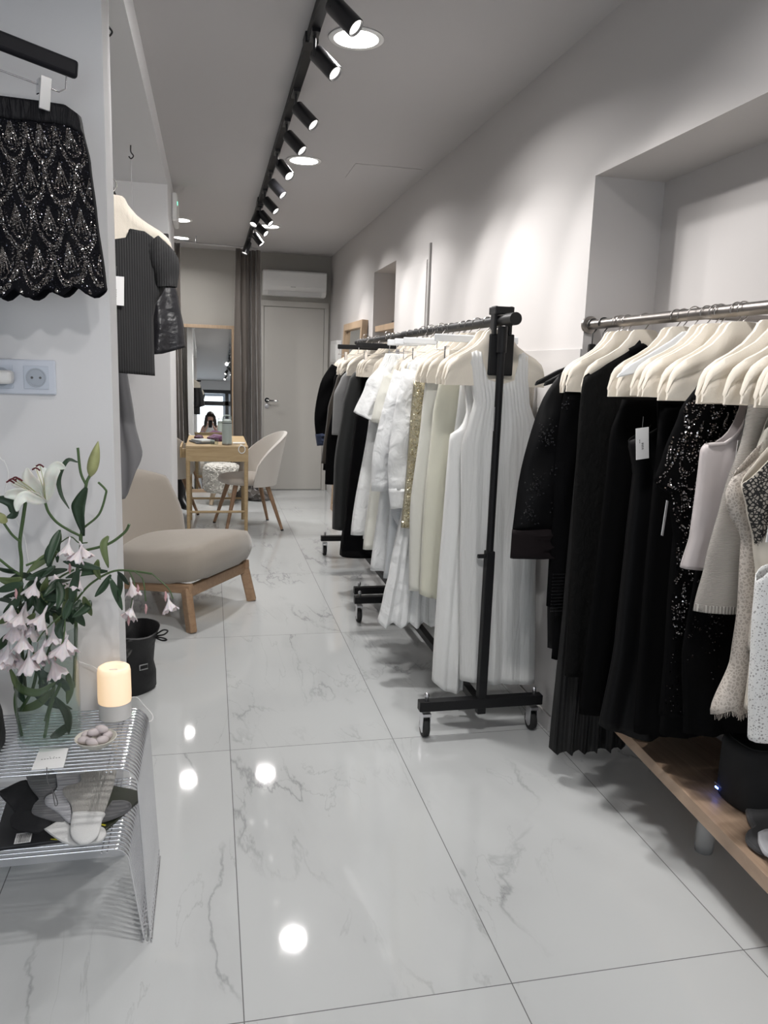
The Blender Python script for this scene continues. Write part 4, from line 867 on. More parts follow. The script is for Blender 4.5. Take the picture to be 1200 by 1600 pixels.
g = Garment(XC2, 4.36, RZ, [(1.2, 0.80, 1.08), (0.6, 0.75, 1.02), (0.30, 0.725, 0.985)], th=0.16, nf=1, amp=0.002, seed=62); g.build('tube_skirt', C_sheerblack, 'black sheer tube skirt hanging lowest by the middle casters', 'skirt')
dark(4.46, [(1.32, 0.84, 1.2), (0.6, 0.80, 1.16), (0.45, 0.80, 1.15)], C_black, 'black dress between the charcoal dress and the white clothes', 'dress', 63, 'black_dress')
dark(4.86, [(1.30, 0.79, 1.2), (1.2, 0.75, 1.2), (0.62, 0.72, 1.2)], C_grey, 'mid grey top whose shoulder peeks over the charcoal dress', 'top', 64, 'grey_top', hem=[(0, 0.95), (1, 0.95)])
dark(4.98, [(1.3, 0.80, 1.2), (0.9, 0.73, 1.2), (0.62, 0.72, 1.2)], C_black, 'black garment left of the grey top on the far rack', 'garment', 65, 'black_garment')
dark(5.10, [(1.3, 0.80, 1.2), (1.1, 0.745, 1.2), (0.74, 0.715, 1.2)], C_brown, 'very dark brown blouse hanging beside the black jacket', 'blouse', 66, 'brown_blouse')
dark(5.22, [(1.3, 0.80, 1.2), (0.9, 0.755, 1.2), (0.68, 0.745, 1.2)], C_black, 'black blouse behind the dark brown one', 'blouse', 67, 'black_blouse')
o = dark(5.34, [(1.36, 0.84, 1.2), (1.26, 0.805, 1.2), (1.0, 0.79, 1.2), (0.80, 0.785, 1.2)], C_black, 'black jacket with rolled navy cuff, last on the far rack', 'jacket', 68, 'jacket',
     slv=([(0.83, -0.02, 1.37), (0.770, -0.04, 1.24), (0.735, -0.05, 1.05), (0.745, -0.05, 0.90)], [(0, 0.035), (0.3, 0.05), (1, 0.048)], [(0, 0.03), (1, 0.035)]), th=0.06)
c = MB(); sleeve(c, [(0.745 - XC2, -0.05, 0.925 - RZ), (0.757 - XC2, -0.05, 0.845 - RZ)], [(0, 0.054), (1, 0.052)], [(0, 0.04), (1, 0.038)]); c.build('cuff', C_navy, o, True, solid=0.001)
for k, (y, xl, zb) in enumerate([(4.72, 0.84, 0.5), (5.46, 0.84, 0.9), (5.52, 0.85, 0.75)]):
    dark(y, [(1.3, xl, 1.2), (zb, xl, 1.2)], C_black, ['black garment hidden behind the charcoal dress', 'black garment behind the jacket with navy cuff', 'long black garment at the far end of the far rack'][k], 'garment', 70 + k, 'black_garment')

# ================================================================ niche rail, right
t = thing('wall_rail', 'brushed steel clothes rail fixed across the wall niche', 'clothes rail', (1.30, 1.6, 1.54))
MB().tube([(0, -0.95, 0), (0, 1.008, 0)], 0.0165, 24).build('rail', M_steel, t, True)
MB().lathe([(0.03, 0), (0.03, -0.012), (0.019, -0.014)], n=24, M=Matrix.Translation((0, 1.0095, 0)) @ Matrix.Rotation(-PI / 2, 4, 'X')).build('end_flange', M_steel, t, True)
for y in (0.36, -0.6): MB().tube([(0, y, -0.004), (0.23, y, -0.004)], 0.010, 12).tube([(0.232, y, -0.004), (0.2445, y, -0.004)], 0.028, 20).build('bracket', M_steel, t, True)
XN, ZN = 1.30, 1.54
GN = 'cream hangers on the niche rail'
# Y of each padded hanger and its own tilt about Z
ys3 = [2.40, 2.375, 2.34, 2.245, 2.07, 2.04, 1.925, 1.885, 1.865, 1.80, 1.77, 1.665, 1.60, 1.555, 1.49, 1.455, 1.40, 1.37, 1.33, 1.28]
lab3 = {0: 'cream hanger beside the black kimono sleeve, farthest cream one on the niche rail', 4: 'cream hanger whose left end stands lowest behind the white plastic hanger', 6: 'cream hanger in front of the white plastic hanger',
        11: 'cream hanger carrying the sequin dress on the niche rail', 13: 'cream hanger over the mauve tank top', 14: 'cream hanger over the beige knit', 16: 'cream hanger over the lace dress, right side of niche'}
for k, y in enumerate(ys3):
    r_ = random.Random(90 + k)
    dup(ph0, (XN + r_.uniform(-0.006, 0.006), y, ZN), (0, r_.uniform(-0.03, 0.03), -0.06 + r_.uniform(-0.14, 0.08)), lab3.get(k, 'cream padded hanger packed in the row on the niche rail'), None if k in lab3 else GN)
wp = plastic_hanger('white plastic hanger standing out among cream ones on the niche rail'); wp.location = (XN - 0.012, 1.965, ZN); wp.rotation_euler = (0, 0, -0.12)
M_hookb = mat('black_hook', (0.015, 0.015, 0.015), 0.4)
def wood_black(lab, y):
    t = thing('black_hanger', lab, 'hanger', (XN, y, ZN), -0.1)
    half = [(0.0, -0.065), (0.012, -0.066), (0.013, -0.12), (0.06, -0.135), (0.12, -0.16), (0.19, -0.20), (0.195, -0.215), (0.12, -0.19), (0.05, -0.165), (0.0, -0.16)]
    MB().prism([(x, -0.008, z) for x, z in half] + [(-x, -0.008, z) for x, z in half[::-1][1:-1]], (0, 0.016, 0)).build('shoulder_bar', M_blackp, t, bevel=0.003)
    hook_mb(0.019, -0.07, 0.0022).build('hook', M_hookb, t, True)
wood_black('black hanger with large black hook, last on the niche rail by the niche edge', 2.575)
wood_black('black hanger with large black hook, second from the niche edge', 2.50)

# kimono jacket with beads
def ngar(y, tab, m, lab, cat, seed, name, front=None, th=0.045, nf=4, amp=0.010, hem=None, slv=None, yaw=0.0, nu=36, nv=34, back=None, gather=None):
    g = Garment(XN, y, ZN, tab, front=front, back=back, th=th, nf=nf, amp=amp, seed=seed, hem=hem, nu=nu, nv=nv, gather=gather)
    b = g.mb()
    for s_ in (slv or []): sleeve(b, [(x - XN, yy, z - ZN) for x, yy, z in s_[0]], s_[1], s_[2], seed=seed)
    o = b.build(name, m, None, True, loc=(XN, y, ZN), solid=0.0015); o.rotation_euler = (0, 0, yaw); tag(o, lab, cat); g.o = o; return g
g = ngar(2.44, [(1.42, 1.19, 1.36), (1.37, 1.14, 1.44), (1.25, 1.12, 1.50), (0.6, 1.14, 1.50), (0.42, 1.15, 1.50)], C_black2, 'black satin kimono jacket with jet beads and dark burgundy cuffs, far end of the niche', 'jacket', 81, 'kimono_jacket',
     slv=[([(1.15, -0.01, 1.36), (1.105, -0.03, 1.24), (1.07, -0.05, 1.05), (1.065, -0.06, 0.86)], [(0, 0.03), (0.25, 0.055), (0.7, 0.082), (1, 0.095)], [(0, 0.012), (1, 0.028)])])
c = MB(); sleeve(c, [(1.065 - XN, -0.06, 0.862 - ZN), (1.068 - XN, -0.062, 0.765 - ZN)], [(0, 0.0965), (1, 0.101)], [(0, 0.03), (1, 0.031)]); c.build('cuff', C_burg, g.o, True, solid=0.001)
M_jet = mat('jet_bead', (0.02, 0.02, 0.022), 0.12, spec=0.9)
b = MB(); rnd = random.Random(8)
for cx, cz, n_, sp in ((1.055, 1.17, 60, 0.022), (1.035, 1.01, 55, 0.020), (1.02, 0.92, 60, 0.020), (1.10, 0.93, 14, 0.01), (1.09, 1.06, 10, 0.01), (1.11, 1.27, 12, 0.012)):
    for _ in range(n_):
        b.ball((cx + rnd.gauss(0, sp) * 0.7 - XN, -0.085 + rnd.uniform(-0.004, 0.004), cz + rnd.gauss(0, sp) - ZN), rnd.uniform(0.0015, 0.0035), n=3)
b.build('jet_beads', M_jet, g.o)
g = ngar(2.385, [(1.40, 1.16, 1.42), (1.30, 1.13, 1.47), (0.9, 1.15, 1.48), (0.40, 1.15, 1.48)], C_sheerblack, 'sheer black blouse with a beaded cuff hanging right of the kimono sleeve', 'blouse', 82, 'sheer_blouse',
     slv=[([(1.16, -0.01, 1.36), (1.135, -0.02, 1.15), (1.13, -0.03, 0.9), (1.13, -0.03, 0.60)], [(0, 0.04), (1, 0.032)], [(0, 0.015), (1, 0.018)])])
b = MB()
for i in range(9):
    for j in range(12): b.ball((1.105 + 0.0062 * i - XN, -0.052, 0.715 - 0.0115 * j - ZN), 0.0022, n=3)
b.build('cuff_beads', M_jet, g.o)
g = ngar(2.30, [(1.38, 1.16, 1.42), (1.25, 1.14, 1.44), (0.6, 1.135, 1.42), (0.10, 1.115, 1.40)], C_pleat, 'floor length pleated black dress, longest on the niche rail', 'dress', 83, 'pleated_dress', hem=[(k / 12, 0.105 + 0.010 * (-1) ** k) for k in range(13)], nf=6, amp=0.014, th=0.06)
g = ngar(2.235, [(1.46, 1.16, 1.44), (1.40, 1.13, 1.47), (1.35, 1.107, 1.492), (1.25, 1.105, 1.492), (0.40, 1.12, 1.50)], cloth('black_woven_net', (0.006, 0.006, 0.006), 0.8, 0.0, 0.4, 60, weave=180, spec=0.08), 'black blouse with loose woven shoulders and a ribbon at the neck', 'blouse', 84, 'black_blouse', front=[(0, 1.36), (0.12, 1.40), (0.3, 1.445), (0.41, 1.48), (0.5, 1.38), (0.59, 1.48), (0.7, 1.445), (0.88, 1.40), (1, 1.36)], amp=0.010, th=0.055, nu=60)
MB().tube(bez([(-0.06, -0.03, -0.10), (-0.03, -0.045, -0.085), (0.0, -0.04, -0.11), (0.03, -0.045, -0.13)], 5), [0.012] * 16, 10).build('neck_ribbon', C_black, g.o, True)
g = ngar(2.12, [(1.30, 1.18, 1.46), (1.2, 1.15, 1.48), (0.32, 1.13, 1.50)], C_black, 'plain black dress hanging behind the tagged one', 'dress', 85, 'black_dress')
g = ngar(1.985, [(1.235, 1.185, 1.42), (1.19, 1.135, 1.46), (1.10, 1.16, 1.46), (0.9, 1.155, 1.48), (0.6, 1.145, 1.52), (0.315, 1.115, 1.535)], C_black2, 'long black strappy dress with a white tag, wide hem over the wooden bench', 'dress', 86, 'strappy_dress',
     front=[(0, 1.19), (0.12, 1.235), (0.2, 1.20), (0.5, 1.16), (0.8, 1.20), (0.88, 1.235), (1, 1.19)], th=0.07, nf=3, amp=0.015, hem=[(0, 0.345), (0.2, 0.318), (0.6, 0.31), (1, 0.305)], nu=50)
for sx in (-1, 1): MB().tube([(sx * 0.09 - 0.003, -0.03, 1.23 - ZN), (sx * 0.10, -0.016, 1.36 - ZN)], 0.005, 8).build('strap', C_black, g.o, True)
price_tag(g.o, Vector((1.135 - XN, -0.065, 1.232 - ZN)), 0.040, 0.085, -0.12, 0.1, 0.03)
g = ngar(1.90, [(1.30, 1.17, 1.46), (0.9, 1.17, 1.50), (0.36, 1.19, 1.53)], C_black, 'black dress whose skirt fills the gap before the sequin dress', 'dress', 87, 'black_dress', nf=3, th=0.06)
g = ngar(1.81, [(1.30, 1.18, 1.46), (0.9, 1.19, 1.50), (0.395, 1.21, 1.53)], C_black, 'matt black long dress directly behind the sequin dress', 'dress', 88, 'black_dress', nf=3, th=0.05)
# sequin dress
M_seq = mat('silver_black_sequin', (0.26, 0.235, 0.22), 0.18, 1.0)
M_seqd = mat('dark_sequin', (0.06, 0.055, 0.055), 0.15, 1.0)
g = ngar(1.715, [(1.41, 1.22, 1.38), (1.36, 1.155, 1.44), (1.29, 1.11, 1.48), (1.18, 1.075, 1.50), (1.11, 1.055, 1.50), (1.09, 1.10, 1.50), (0.95, 1.13, 1.5), (0.50, 1.14, 1.5)], C_black, 'black short sleeved sequin dress with fan patterns, under a ribbon bow', 'dress', 89, 'sequin_dress', th=0.04, nf=3, amp=0.006,
     front=[(0, 1.36), (0.35, 1.415), (0.42, 1.38), (0.5, 1.365), (0.58, 1.38), (0.65, 1.415), (1, 1.36)], nv=50)
def fan_points(n_rows, n_cols, dens, seed, u0=0.0, u1=1.0, v0=0.0, v1=1.0, drops=True, asp=1.0):
    """nested arches and drop shapes of an art deco sequin cloth, in (u, v)"""
    rnd = random.Random(seed); P = []; cu = (u1 - u0) / n_cols; cv = (v1 - v0) / n_rows
    for r in range(n_rows + 1):
        for c_ in range(-1, n_cols + 1):
            ox = u0 + (c_ + 0.5 + 0.5 * (r % 2)) * cu; oy = v0 + r * cv
            for kk, rad in enumerate((0.98, 0.88, 0.66)):
                m_ = int(dens * rad * (1.2 if kk < 2 else 0.7))
                for q in range(m_):
                    a = PI * q / m_; P.append((ox + math.cos(a) * rad * cu * 0.5 + rnd.gauss(0, 0.012) * cu, oy + math.sin(a) * rad * cv * 0.95 + rnd.gauss(0, 0.015) * cv))
            if drops:
                for ray in (-0.5, -0.25, 0, 0.25, 0.5):
                    for q in range(int(dens * 0.35)):
                        a = q / (dens * 0.35); P.append((ox + math.sin(ray) * a * cu * 0.5 + rnd.gauss(0, 0.006) * cu, oy - 0.1 * cv + a * cv * 0.62))
    return [p for p in P if u0 <= p[0] <= u1 and v0 <= p[1] <= v1]
b = MB(); sequins(b, lambda u, v: g.pt(u, v, -1), fan_points(5, 5, 80, 3, 0.0, 0.8, 0.0, 0.75), 0.0020, 9, 0.6); b.build('sequins', mat('bronze_silver_sequin', (0.36, 0.34, 0.33), 0.2, 1.0), g.o)
b = MB(); rnd = random.Random(12); sequins(b, lambda u, v: g.pt(u, v, -1), [(rnd.uniform(0.0, 0.35), rnd.uniform(0.45, 1.0)) for _ in range(420)], 0.0018, 10, 0.6); b.build('scattered_sequins', M_seqd, g.o)
price_tag(g.o, Vector((1.075 - XN, -0.04, 1.075 - ZN)), 0.02, 0.085, 0.25, 0.8, 0, marks=False, m=mat('grey_tag', (0.45, 0.45, 0.46), 0.5))
MB().tube(bez([(0.0, -0.03, -0.075), (-0.03, -0.045, -0.085), (-0.045, -0.04, -0.12)], 5), 0.011, 10).build('ribbon', C_black, g.o, True)
MB().tube(bez([(0.02, -0.02, -0.055), (0.045, -0.035, -0.045), (0.07, -0.035, -0.07)], 5), 0.012, 10).build('ribbon', C_black, g.o, True)
g = ngar(1.66, [(1.25, 1.19, 1.44), (0.9, 1.16, 1.46), (0.70, 1.15, 1.46), (0.475, 1.18, 1.5)], C_black, 'black lace dress with glittering hem hanging under the sequin dress', 'dress', 90, 'lace_dress', th=0.04, nf=3)
b = MB(); rnd = random.Random(13); sequins(b, lambda u, v: g.pt(u, v, -1), [(rnd.uniform(0.0, 0.3), rnd.gauss(0.56, 0.09)) for _ in range(350)] , 0.0018, 11, 0.7); b.build('sequins', M_seqd, g.o)
# mauve tank top
C_mauve = cloth('pale_mauve_satin', (0.50, 0.455, 0.45), 0.45, 0.2, 0.35, 7)
g = ngar(1.61, [(1.335, 1.165, 1.40), (1.29, 1.160, 1.41), (1.24, 1.135, 1.44), (1.205, 1.105, 1.46), (1.10, 1.105, 1.46), (1.0, 1.105, 1.46), (0.915, 1.090, 1.46)], C_mauve, 'pale mauve satin tank top with a grey tag', 'top', 91, 'tank_top',
     front=[(0, 1.218), (0.10, 1.222), (0.16, 1.25), (0.20, 1.33), (0.28, 1.335), (0.33, 1.26), (0.5, 1.22), (0.7, 1.27), (0.76, 1.335), (0.84, 1.33), (1, 1.218)], th=0.05, nf=2, amp=0.010, nu=70, hem=[(0, 0.925), (0.5, 0.91), (1, 0.92)])
bnd = MB(); bp = [g.pt(u, 0.0, -1) + Vector((0, -0.003, 0)) for u in [0.005 + 0.19 * k / 14 for k in range(15)]]; bnd.tube(bp, 0.0045, 8).build('binding', C_mauve, g.o, True)
price_tag(g.o, Vector((1.178 - XN, -0.042, 1.232 - ZN)), 0.028, 0.10, 0.03, 0.4, 0.07, marks=False, m=mat('grey_tag', (0.50, 0.49, 0.48), 0.5))
# beige knit
C_knit = wave_cloth('beige_rib_knit', (0.34, 0.315, 0.285), (0.28, 0.26, 0.235), 95, 'Z', 0.9, 0.5, 0.0015, distort=1.5)
g = ngar(1.545, [(1.33, 1.17, 1.42), (1.25, 1.165, 1.43), (1.1, 1.13, 1.45), (0.95, 1.105, 1.46), (0.84, 1.085, 1.46)], C_knit, 'beige knitted vest with a ribbed hem, left of the lace dress', 'knitwear', 92, 'knitted_vest', th=0.05, nf=2, amp=0.008)
part_sheet(g, g.o, 'ribbed_hem', wave_cloth('rib_hem', (0.42, 0.40, 0.36), (0.24, 0.22, 0.2), 45, 'X', 0.9, 1.0, 0.003), 0.0, 1.0, 0.965, 1.0, 0.003)
# ivory strappy slip
g = ngar(1.50, [(1.34, 1.205, 1.40), (1.28, 1.185, 1.41), (1.20, 1.165, 1.43), (1.14, 1.185, 1.43), (0.9, 1.18, 1.45)], cloth('ivory_jersey', (0.50, 0.48, 0.42), 0.6, 0.2, 0.3, 9), 'ivory strappy top folded between the knit and the lace dress', 'top', 93, 'jersey_camisole',
     front=[(0, 1.26), (0.1, 1.335), (0.17, 1.33), (0.25, 1.22), (0.5, 1.18), (0.75, 1.22), (0.9, 1.335), (1, 1.26)], nu=60)
# taupe lace dress
C_lace = lace('taupe_lace', (0.56, 0.51, 0.46), (0.40, 0.36, 0.32), 130, 0.14, 0.95)
C_lace2 = lace('ivory_lace', (0.62, 0.57, 0.51), (0.46, 0.42, 0.38), 140, 0.15, 0.95)
def fringe(g, nm, m, us, v, ln, seed, parent, dz=-1, dx=0.0):
    rnd = random.Random(seed); b = MB()
    for u in us:
        p = g.pt(u, v, -1); q = p + Vector((dx * ln + rnd.gauss(0, 0.2) * ln, -0.002, dz * ln * rnd.uniform(0.6, 1.2))); b.tube([p, p.lerp(q, 0.5) + Vector((0, -0.001, 0)), q], 0.0005, 3, False)
    return b.build(nm, m, parent)
M_thread = mat('taupe_thread', (0.55, 0.50, 0.45), 0.8)
g = ngar(1.475, [(1.30, 1.175, 1.42), (1.20, 1.115, 1.42), (1.13, 1.086, 1.42), (1.10, 1.09, 1.43), (1.02, 1.140, 1.43), (0.85, 1.15, 1.44), (0.74, 1.145, 1.44), (0.625, 1.105, 1.42)], C_lace, 'taupe lace dress with fringed edges and scalloped hem beside the speaker', 'dress', 94, 'lace_dress',
     front=[(0, 1.16), (0.15, 1.24), (0.3, 1.29), (0.5, 1.2), (0.7, 1.29), (1, 1.2)], hem=[(k / 10, 0.615 + (0.018 if k % 2 else 0.0) + 0.012 * k / 10) for k in range(11)], th=0.05, nf=3, amp=0.012)
fringe(g, 'fringe', M_thread, [0.01 + 0.9 * k / 110 for k in range(110)], 1.0, 0.012, 4, g.o)
fringe(g, 'neck_fringe', M_thread, [0.0 + 0.30 * k / 90 for k in range(90)], 0.0, 0.016, 5, g.o, 0.8, -0.8)
# satin slip with black lace
C_slip = cloth('cream_satin', (0.62, 0.57, 0.49), 0.35, 0.1, 0.5, 7)
g = ngar(1.42, [(1.30, 1.13, 1.38), (1.23, 1.105, 1.40), (1.15, 1.080, 1.42), (1.105, 1.098, 1.42), (1.03, 1.124, 1.42), (0.95, 1.142, 1.41), (0.80, 1.150, 1.40), (0.65, 1.150, 1.40)], C_slip, 'cream satin slip dress with black lace bodice at the right edge', 'dress', 95, 'slip_dress',
     front=[(0, 1.155), (0.10, 1.215), (0.22, 1.262), (0.5, 1.18), (0.75, 1.262), (1, 1.155)], th=0.05, nf=3, amp=0.012, nu=50)
C_blace = lace('black_floral_lace', (0.010, 0.009, 0.009), (0.40, 0.36, 0.31), 135, 0.15, 1.0)
part_sheet(g, g.o, 'lace_bodice', C_blace, 0.0, 1.0, 0.0, 0.26, 0.003, 40, 14)
fringe(g, 'lace_fringe', mat('black_thread', (0.01, 0.01, 0.01), 0.8), [0.01 + 0.95 * k / 100 for k in range(100)], 0.26, 0.006, 6, g.o)
price_tag(g.o, Vector((1.150 - XN - 0.02, -0.048, 1.125 - ZN)), 0.028, 0.085, 0.04, 0.2, 0, marks=False)
# white crochet top
C_croc = lace('white_crochet', (0.80, 0.80, 0.79), (0.40, 0.39, 0.38), 170, 0.26, 0.92)
g = ngar(1.365, [(1.30, 1.16, 1.38), (1.10, 1.13, 1.40), (0.97, 1.100, 1.41), (0.90, 1.104, 1.41), (0.75, 1.116, 1.41), (0.605, 1.130, 1.41)], C_croc, 'white crochet top hanging lowest at the right edge over the speaker', 'top', 96, 'crochet_top',
     front=[(0, 0.96), (0.05, 0.985), (0.22, 1.0), (0.45, 1.1), (0.7, 1.2), (1, 1.1)], th=0.05, nf=3, amp=0.010, nu=50)
g = ngar(1.44, [(1.30, 1.2, 1.38), (0.9, 1.165, 1.40), (0.78, 1.165, 1.40)], C_lace2, 'ivory lace camisole between the lace dress and the satin slip', 'top', 97, 'lace_camisole')
g = ngar(1.27, [(1.33, 1.21, 1.40), (0.9, 1.20, 1.42), (0.7, 1.20, 1.42)], C_mauve, 'pale mauve garment nearest the camera on the niche rail', 'garment', 98, 'hanging_garment')

# ---------------------------------------------------------------- bench, speaker, socks
ZB = 0.262
pA = at(984, 1150, Z=ZB); pB = at(1200, 1371, Z=ZB); dd = (pB - pA).normalized(); pA = pA - dd * 0.25; pB = pB + dd * 0.9
pA.x -= 0.0
poly = [(pA.x, pA.y, ZB - 0.038), (1.5445, pA.y, ZB - 0.038), (1.5445, pB.y, ZB - 0.038), (pB.x, pB.y, ZB - 0.038)]
t = thing('bench', 'low oak bench board on clear bottle-shaped legs inside the niche', 'bench', (1.42, 1.4, 0))
MB().prism([(x - 1.42, y - 1.4, z) for x, y, z in poly], (0, 0, 0.038)).build('bench_top', M_oakb, t, bevel=0.0015)
M_acr = mat('clear_acrylic', (0.80, 0.81, 0.82), 0.08, alpha=0.33)
for lx, ly in ((1.412, 1.838), (1.412, 0.75)):
    pr = [(0.0255, 0.0), (0.028, 0.01), (0.0275, 0.05), (0.024, 0.11), (0.019, 0.17), (0.017, 0.2235)]
    MB().lathe(pr, (lx - 1.42, ly - 1.4, 0), 28).lathe([(r * 0.82, max(0.012, z)) for r, z in pr], (lx - 1.42, ly - 1.4, 0), 28).build('leg', M_acr, t, True)
t = thing('speaker', 'black cylindrical fabric speaker with a blue light on the oak bench', 'speaker', (1.395, 1.665, ZB))
M_mesh = mat('speaker_cloth', (0.012, 0.012, 0.013), 0.85, bump=0.6, bscale=900, bdist=0.001)
def squ(rx, ry, z, e=3.0, n=48):
    return [(math.copysign(abs(math.cos(2 * PI * k / n)) ** (2 / e), math.cos(2 * PI * k / n)) * rx, math.copysign(abs(math.sin(2 * PI * k / n)) ** (2 / e), math.sin(2 * PI * k / n)) * ry, z) for k in range(n)]
MB().loft([squ(0.056, 0.066, 0.0), squ(0.062, 0.072, 0.004), squ(0.066, 0.076, 0.016), squ(0.066, 0.076, 0.155), squ(0.063, 0.073, 0.168), squ(0.054, 0.064, 0.173)]).build('body', M_mesh, t, True)
MB().loft([squ(0.052, 0.062, 0.1732), squ(0.052, 0.062, 0.176), squ(0.046, 0.056, 0.1765), squ(0.044, 0.054, 0.1735)]).build('top_ring', M_blackp, t, True)
p_ = at(1128, 1224, X=1.33) - Vector((1.395, 1.665, ZB))
p_ = Vector((-0.0675, 0.040, 0.020))
MB().box(p_.x - 0.001, p_.x + 0.001, p_.y - 0.006, p_.y + 0.006, p_.z, p_.z + 0.004).build('status_light', mat('blue_led', (0.05, 0.1, 1), 0.3, emit=(0.1, 0.2, 1.0), es=14), t)
dashes('logo', 6, 0.0035, 0.004, 0.005, mat('dim_grey_print', (0.2, 0.2, 0.2), 0.5), Matrix.Translation((-0.0663, 0.038, 0.031)) @ Matrix.Rotation(-PI / 2, 4, 'Z') @ Matrix.Rotation(PI / 2, 4, 'X'), t)

def flat_sock(name, lab, px, pt, nrm, th, m, cat='sock', toe=None, label=True):
    """a folded sock outline laid on the plane through pt with normal nrm; real thickness th"""
    nrm = Vector(nrm).normalized(); out = []
    for x, y in px:
        d = CR * ((x - 600) / F_PX) - CU * ((y - 800) / F_PX) + CF; k = (Vector(pt) - CAM).dot(nrm) / d.dot(nrm); out.append(CAM + d * k)
    out = bez(out + [out[0]], 4)[:-1]; c = sum(out, Vector()) / len(out)
    b = MB(); n = len(out); rings = []
    for k, h in ((0.90, -0.5), (1.0, -0.2), (1.0, 0.15), (0.93, 0.42), (0.6, 0.55)):
        rings.append([(p - c) * k + nrm * (th * h) for p in out])
    b.loft(rings); o = b.build(name, m, None, True, loc=c); tag(o, lab, cat); return o, c
C_sockd = wave_cloth('dark_grey_knit', (0.055, 0.055, 0.058), (0.035, 0.035, 0.037), 110, 'Z', 0.9, 0.5, 0.001)
C_sockm = wave_cloth('mid_grey_knit', (0.16, 0.16, 0.165), (0.11, 0.11, 0.115), 110, 'Z', 0.9, 0.5, 0.001)
C_sockl = wave_cloth('light_grey_knit', (0.42, 0.42, 0.44), (0.34, 0.34, 0.36), 110, 'Z', 0.9, 0.5, 0.001)
C_sockb = wave_cloth('oatmeal_knit', (0.40, 0.385, 0.36), (0.31, 0.30, 0.28), 90, 'X', 0.9, 0.6, 0.001)
C_sockw = mat('white_knit', (0.66, 0.66, 0.65), 0.9, bump=0.4, bscale=500)
C_sockk = mat('black_knit', (0.012, 0.012, 0.014), 0.9, bump=0.3, bscale=400)
flat_sock('sock', 'dark charcoal folded sock on the oak bench at the right picture edge', [(1163, 1258), (1200, 1252), (1235, 1262), (1240, 1300), (1215, 1330), (1192, 1335), (1168, 1318), (1165, 1305), (1175, 1295), (1168, 1280)], (1.3, 1.4, ZB + 0.012), (0, 0, 1), 0.018, C_sockd)
flat_sock('sock', 'light grey sock tip on the dark sock at the right picture edge', [(1184, 1302), (1200, 1297), (1230, 1305), (1228, 1330), (1200, 1338), (1186, 1320)], (1.3, 1.4, ZB + 0.030), (0, 0, 1), 0.014, C_sockl)

# ================================================================ left side
# rail held by thin wires in the left recess
t = thing('hanging_rail', 'slim black rail hung on thin wires from hooks in the left recess', 'clothes rail', (-0.31, 0, 1.90))
MB().tube([(0.02, 2.5, 0), (-0.055, 4.28, 0)], 0.007, 12).build('rail', M_black, t, True)
for x, y in ((-0.062, 4.272), (0.012, 2.75)):
    MB().tube([(x, y, 0.004), (x, y, 0.44)], 0.0011, 5).build('wire', M_zinc, t)
    MB().tube(bez([(x, y, 0.50), (x, y, 0.47), (x + 0.012, y, 0.452), (x, y, 0.438), (x - 0.010, y, 0.448)], 4), 0.003, 6).build('ceiling_hook', M_blackp, t, True)
def lhanger(y, lab, kind='pad'):
    x = -0.31 + 0.02 - 0.042 * (y - 2.5)
    t = dup(ph0, (x, y, 1.90), (0, 0, 0.1), lab) if kind == 'pad' else dup(cb, (x, y, 1.90), (0, 0, 0.05), lab)
    return x
# knitted black top
YK = 2.70; xk = lhanger(YK, 'cream padded hanger under the sheer black ribbed top in the left recess')
C_rib = wave_cloth('black_ribbed_knit', (0.009, 0.009, 0.010), (0.022, 0.022, 0.023), 42, 'X', 0.8, 0.35, 0.003, sheen=0.0)
g = Garment(xk, YK, 1.90, [(1.80, xk - 0.13, xk + 0.105), (1.74, xk - 0.17, xk + 0.155), (1.66, xk - 0.18, xk + 0.178), (1.60, xk - 0.18, xk + 0.160), (1.545, xk - 0.17, xk + 0.130), (1.50, xk - 0.165, xk + 0.122), (1.33, xk - 0.165, xk + 0.120)],
            front=[(0, 1.70), (0.15, 1.745), (0.26, 1.765), (0.34, 1.742), (0.5, 1.730), (0.66, 1.742), (0.73, 1.770), (0.88, 1.765), (1, 1.72)], th=0.05, nf=2, amp=0.006, seed=120, nu=50, hem=[(0, 1.335), (1, 1.318)])
o = g.build('ribbed_top', C_rib, 'sheer black ribbed knit top with a white tag hanging in the left recess', 'top')
sl_ = MB(); sleeve(sl_, [(0.115, 0, 1.735 - 1.9), (0.160, -0.01, 1.675 - 1.9), (0.165, -0.01, 1.60 - 1.9)], [(0, 0.035), (0.5, 0.045), (1, 0.032)], [(0, 0.02), (1, 0.03)]); sl_.build('cap_sleeve', C_rib, o, True)
price_tag(o, Vector((0.012, -0.040, 1.622 - 1.90)), 0.052, 0.088, 0.03, 0.0, 0.03)
# leather shorts
YS = 3.30; xs_ = lhanger(YS, 'black clip hanger above the leather shorts in the left recess', 'clip')
M_leather = mat('soft_black_leather', (0.009, 0.009, 0.012), 0.38, bump=0.8, bscale=22, bdist=0.012)
g = Garment(-0.20, YS, 1.90, [(1.755, -0.29, -0.150), (1.70, -0.30, -0.142), (1.60, -0.31, -0.120), (1.47, -0.32, -0.095), (1.405, -0.33, -0.090)], hem=[(0, 1.38), (0.6, 1.395), (1, 1.425)], th=0.10, nf=3, amp=0.008, seed=121, gather=0.002)
o = g.build('leather_shorts', M_leather, 'glossy black leather shorts hanging behind the ribbed top', 'shorts')
part_sheet(g, o, 'waistband', C_black, 0.0, 1.0, 0.0, 0.13, 0.003, 40, 6)
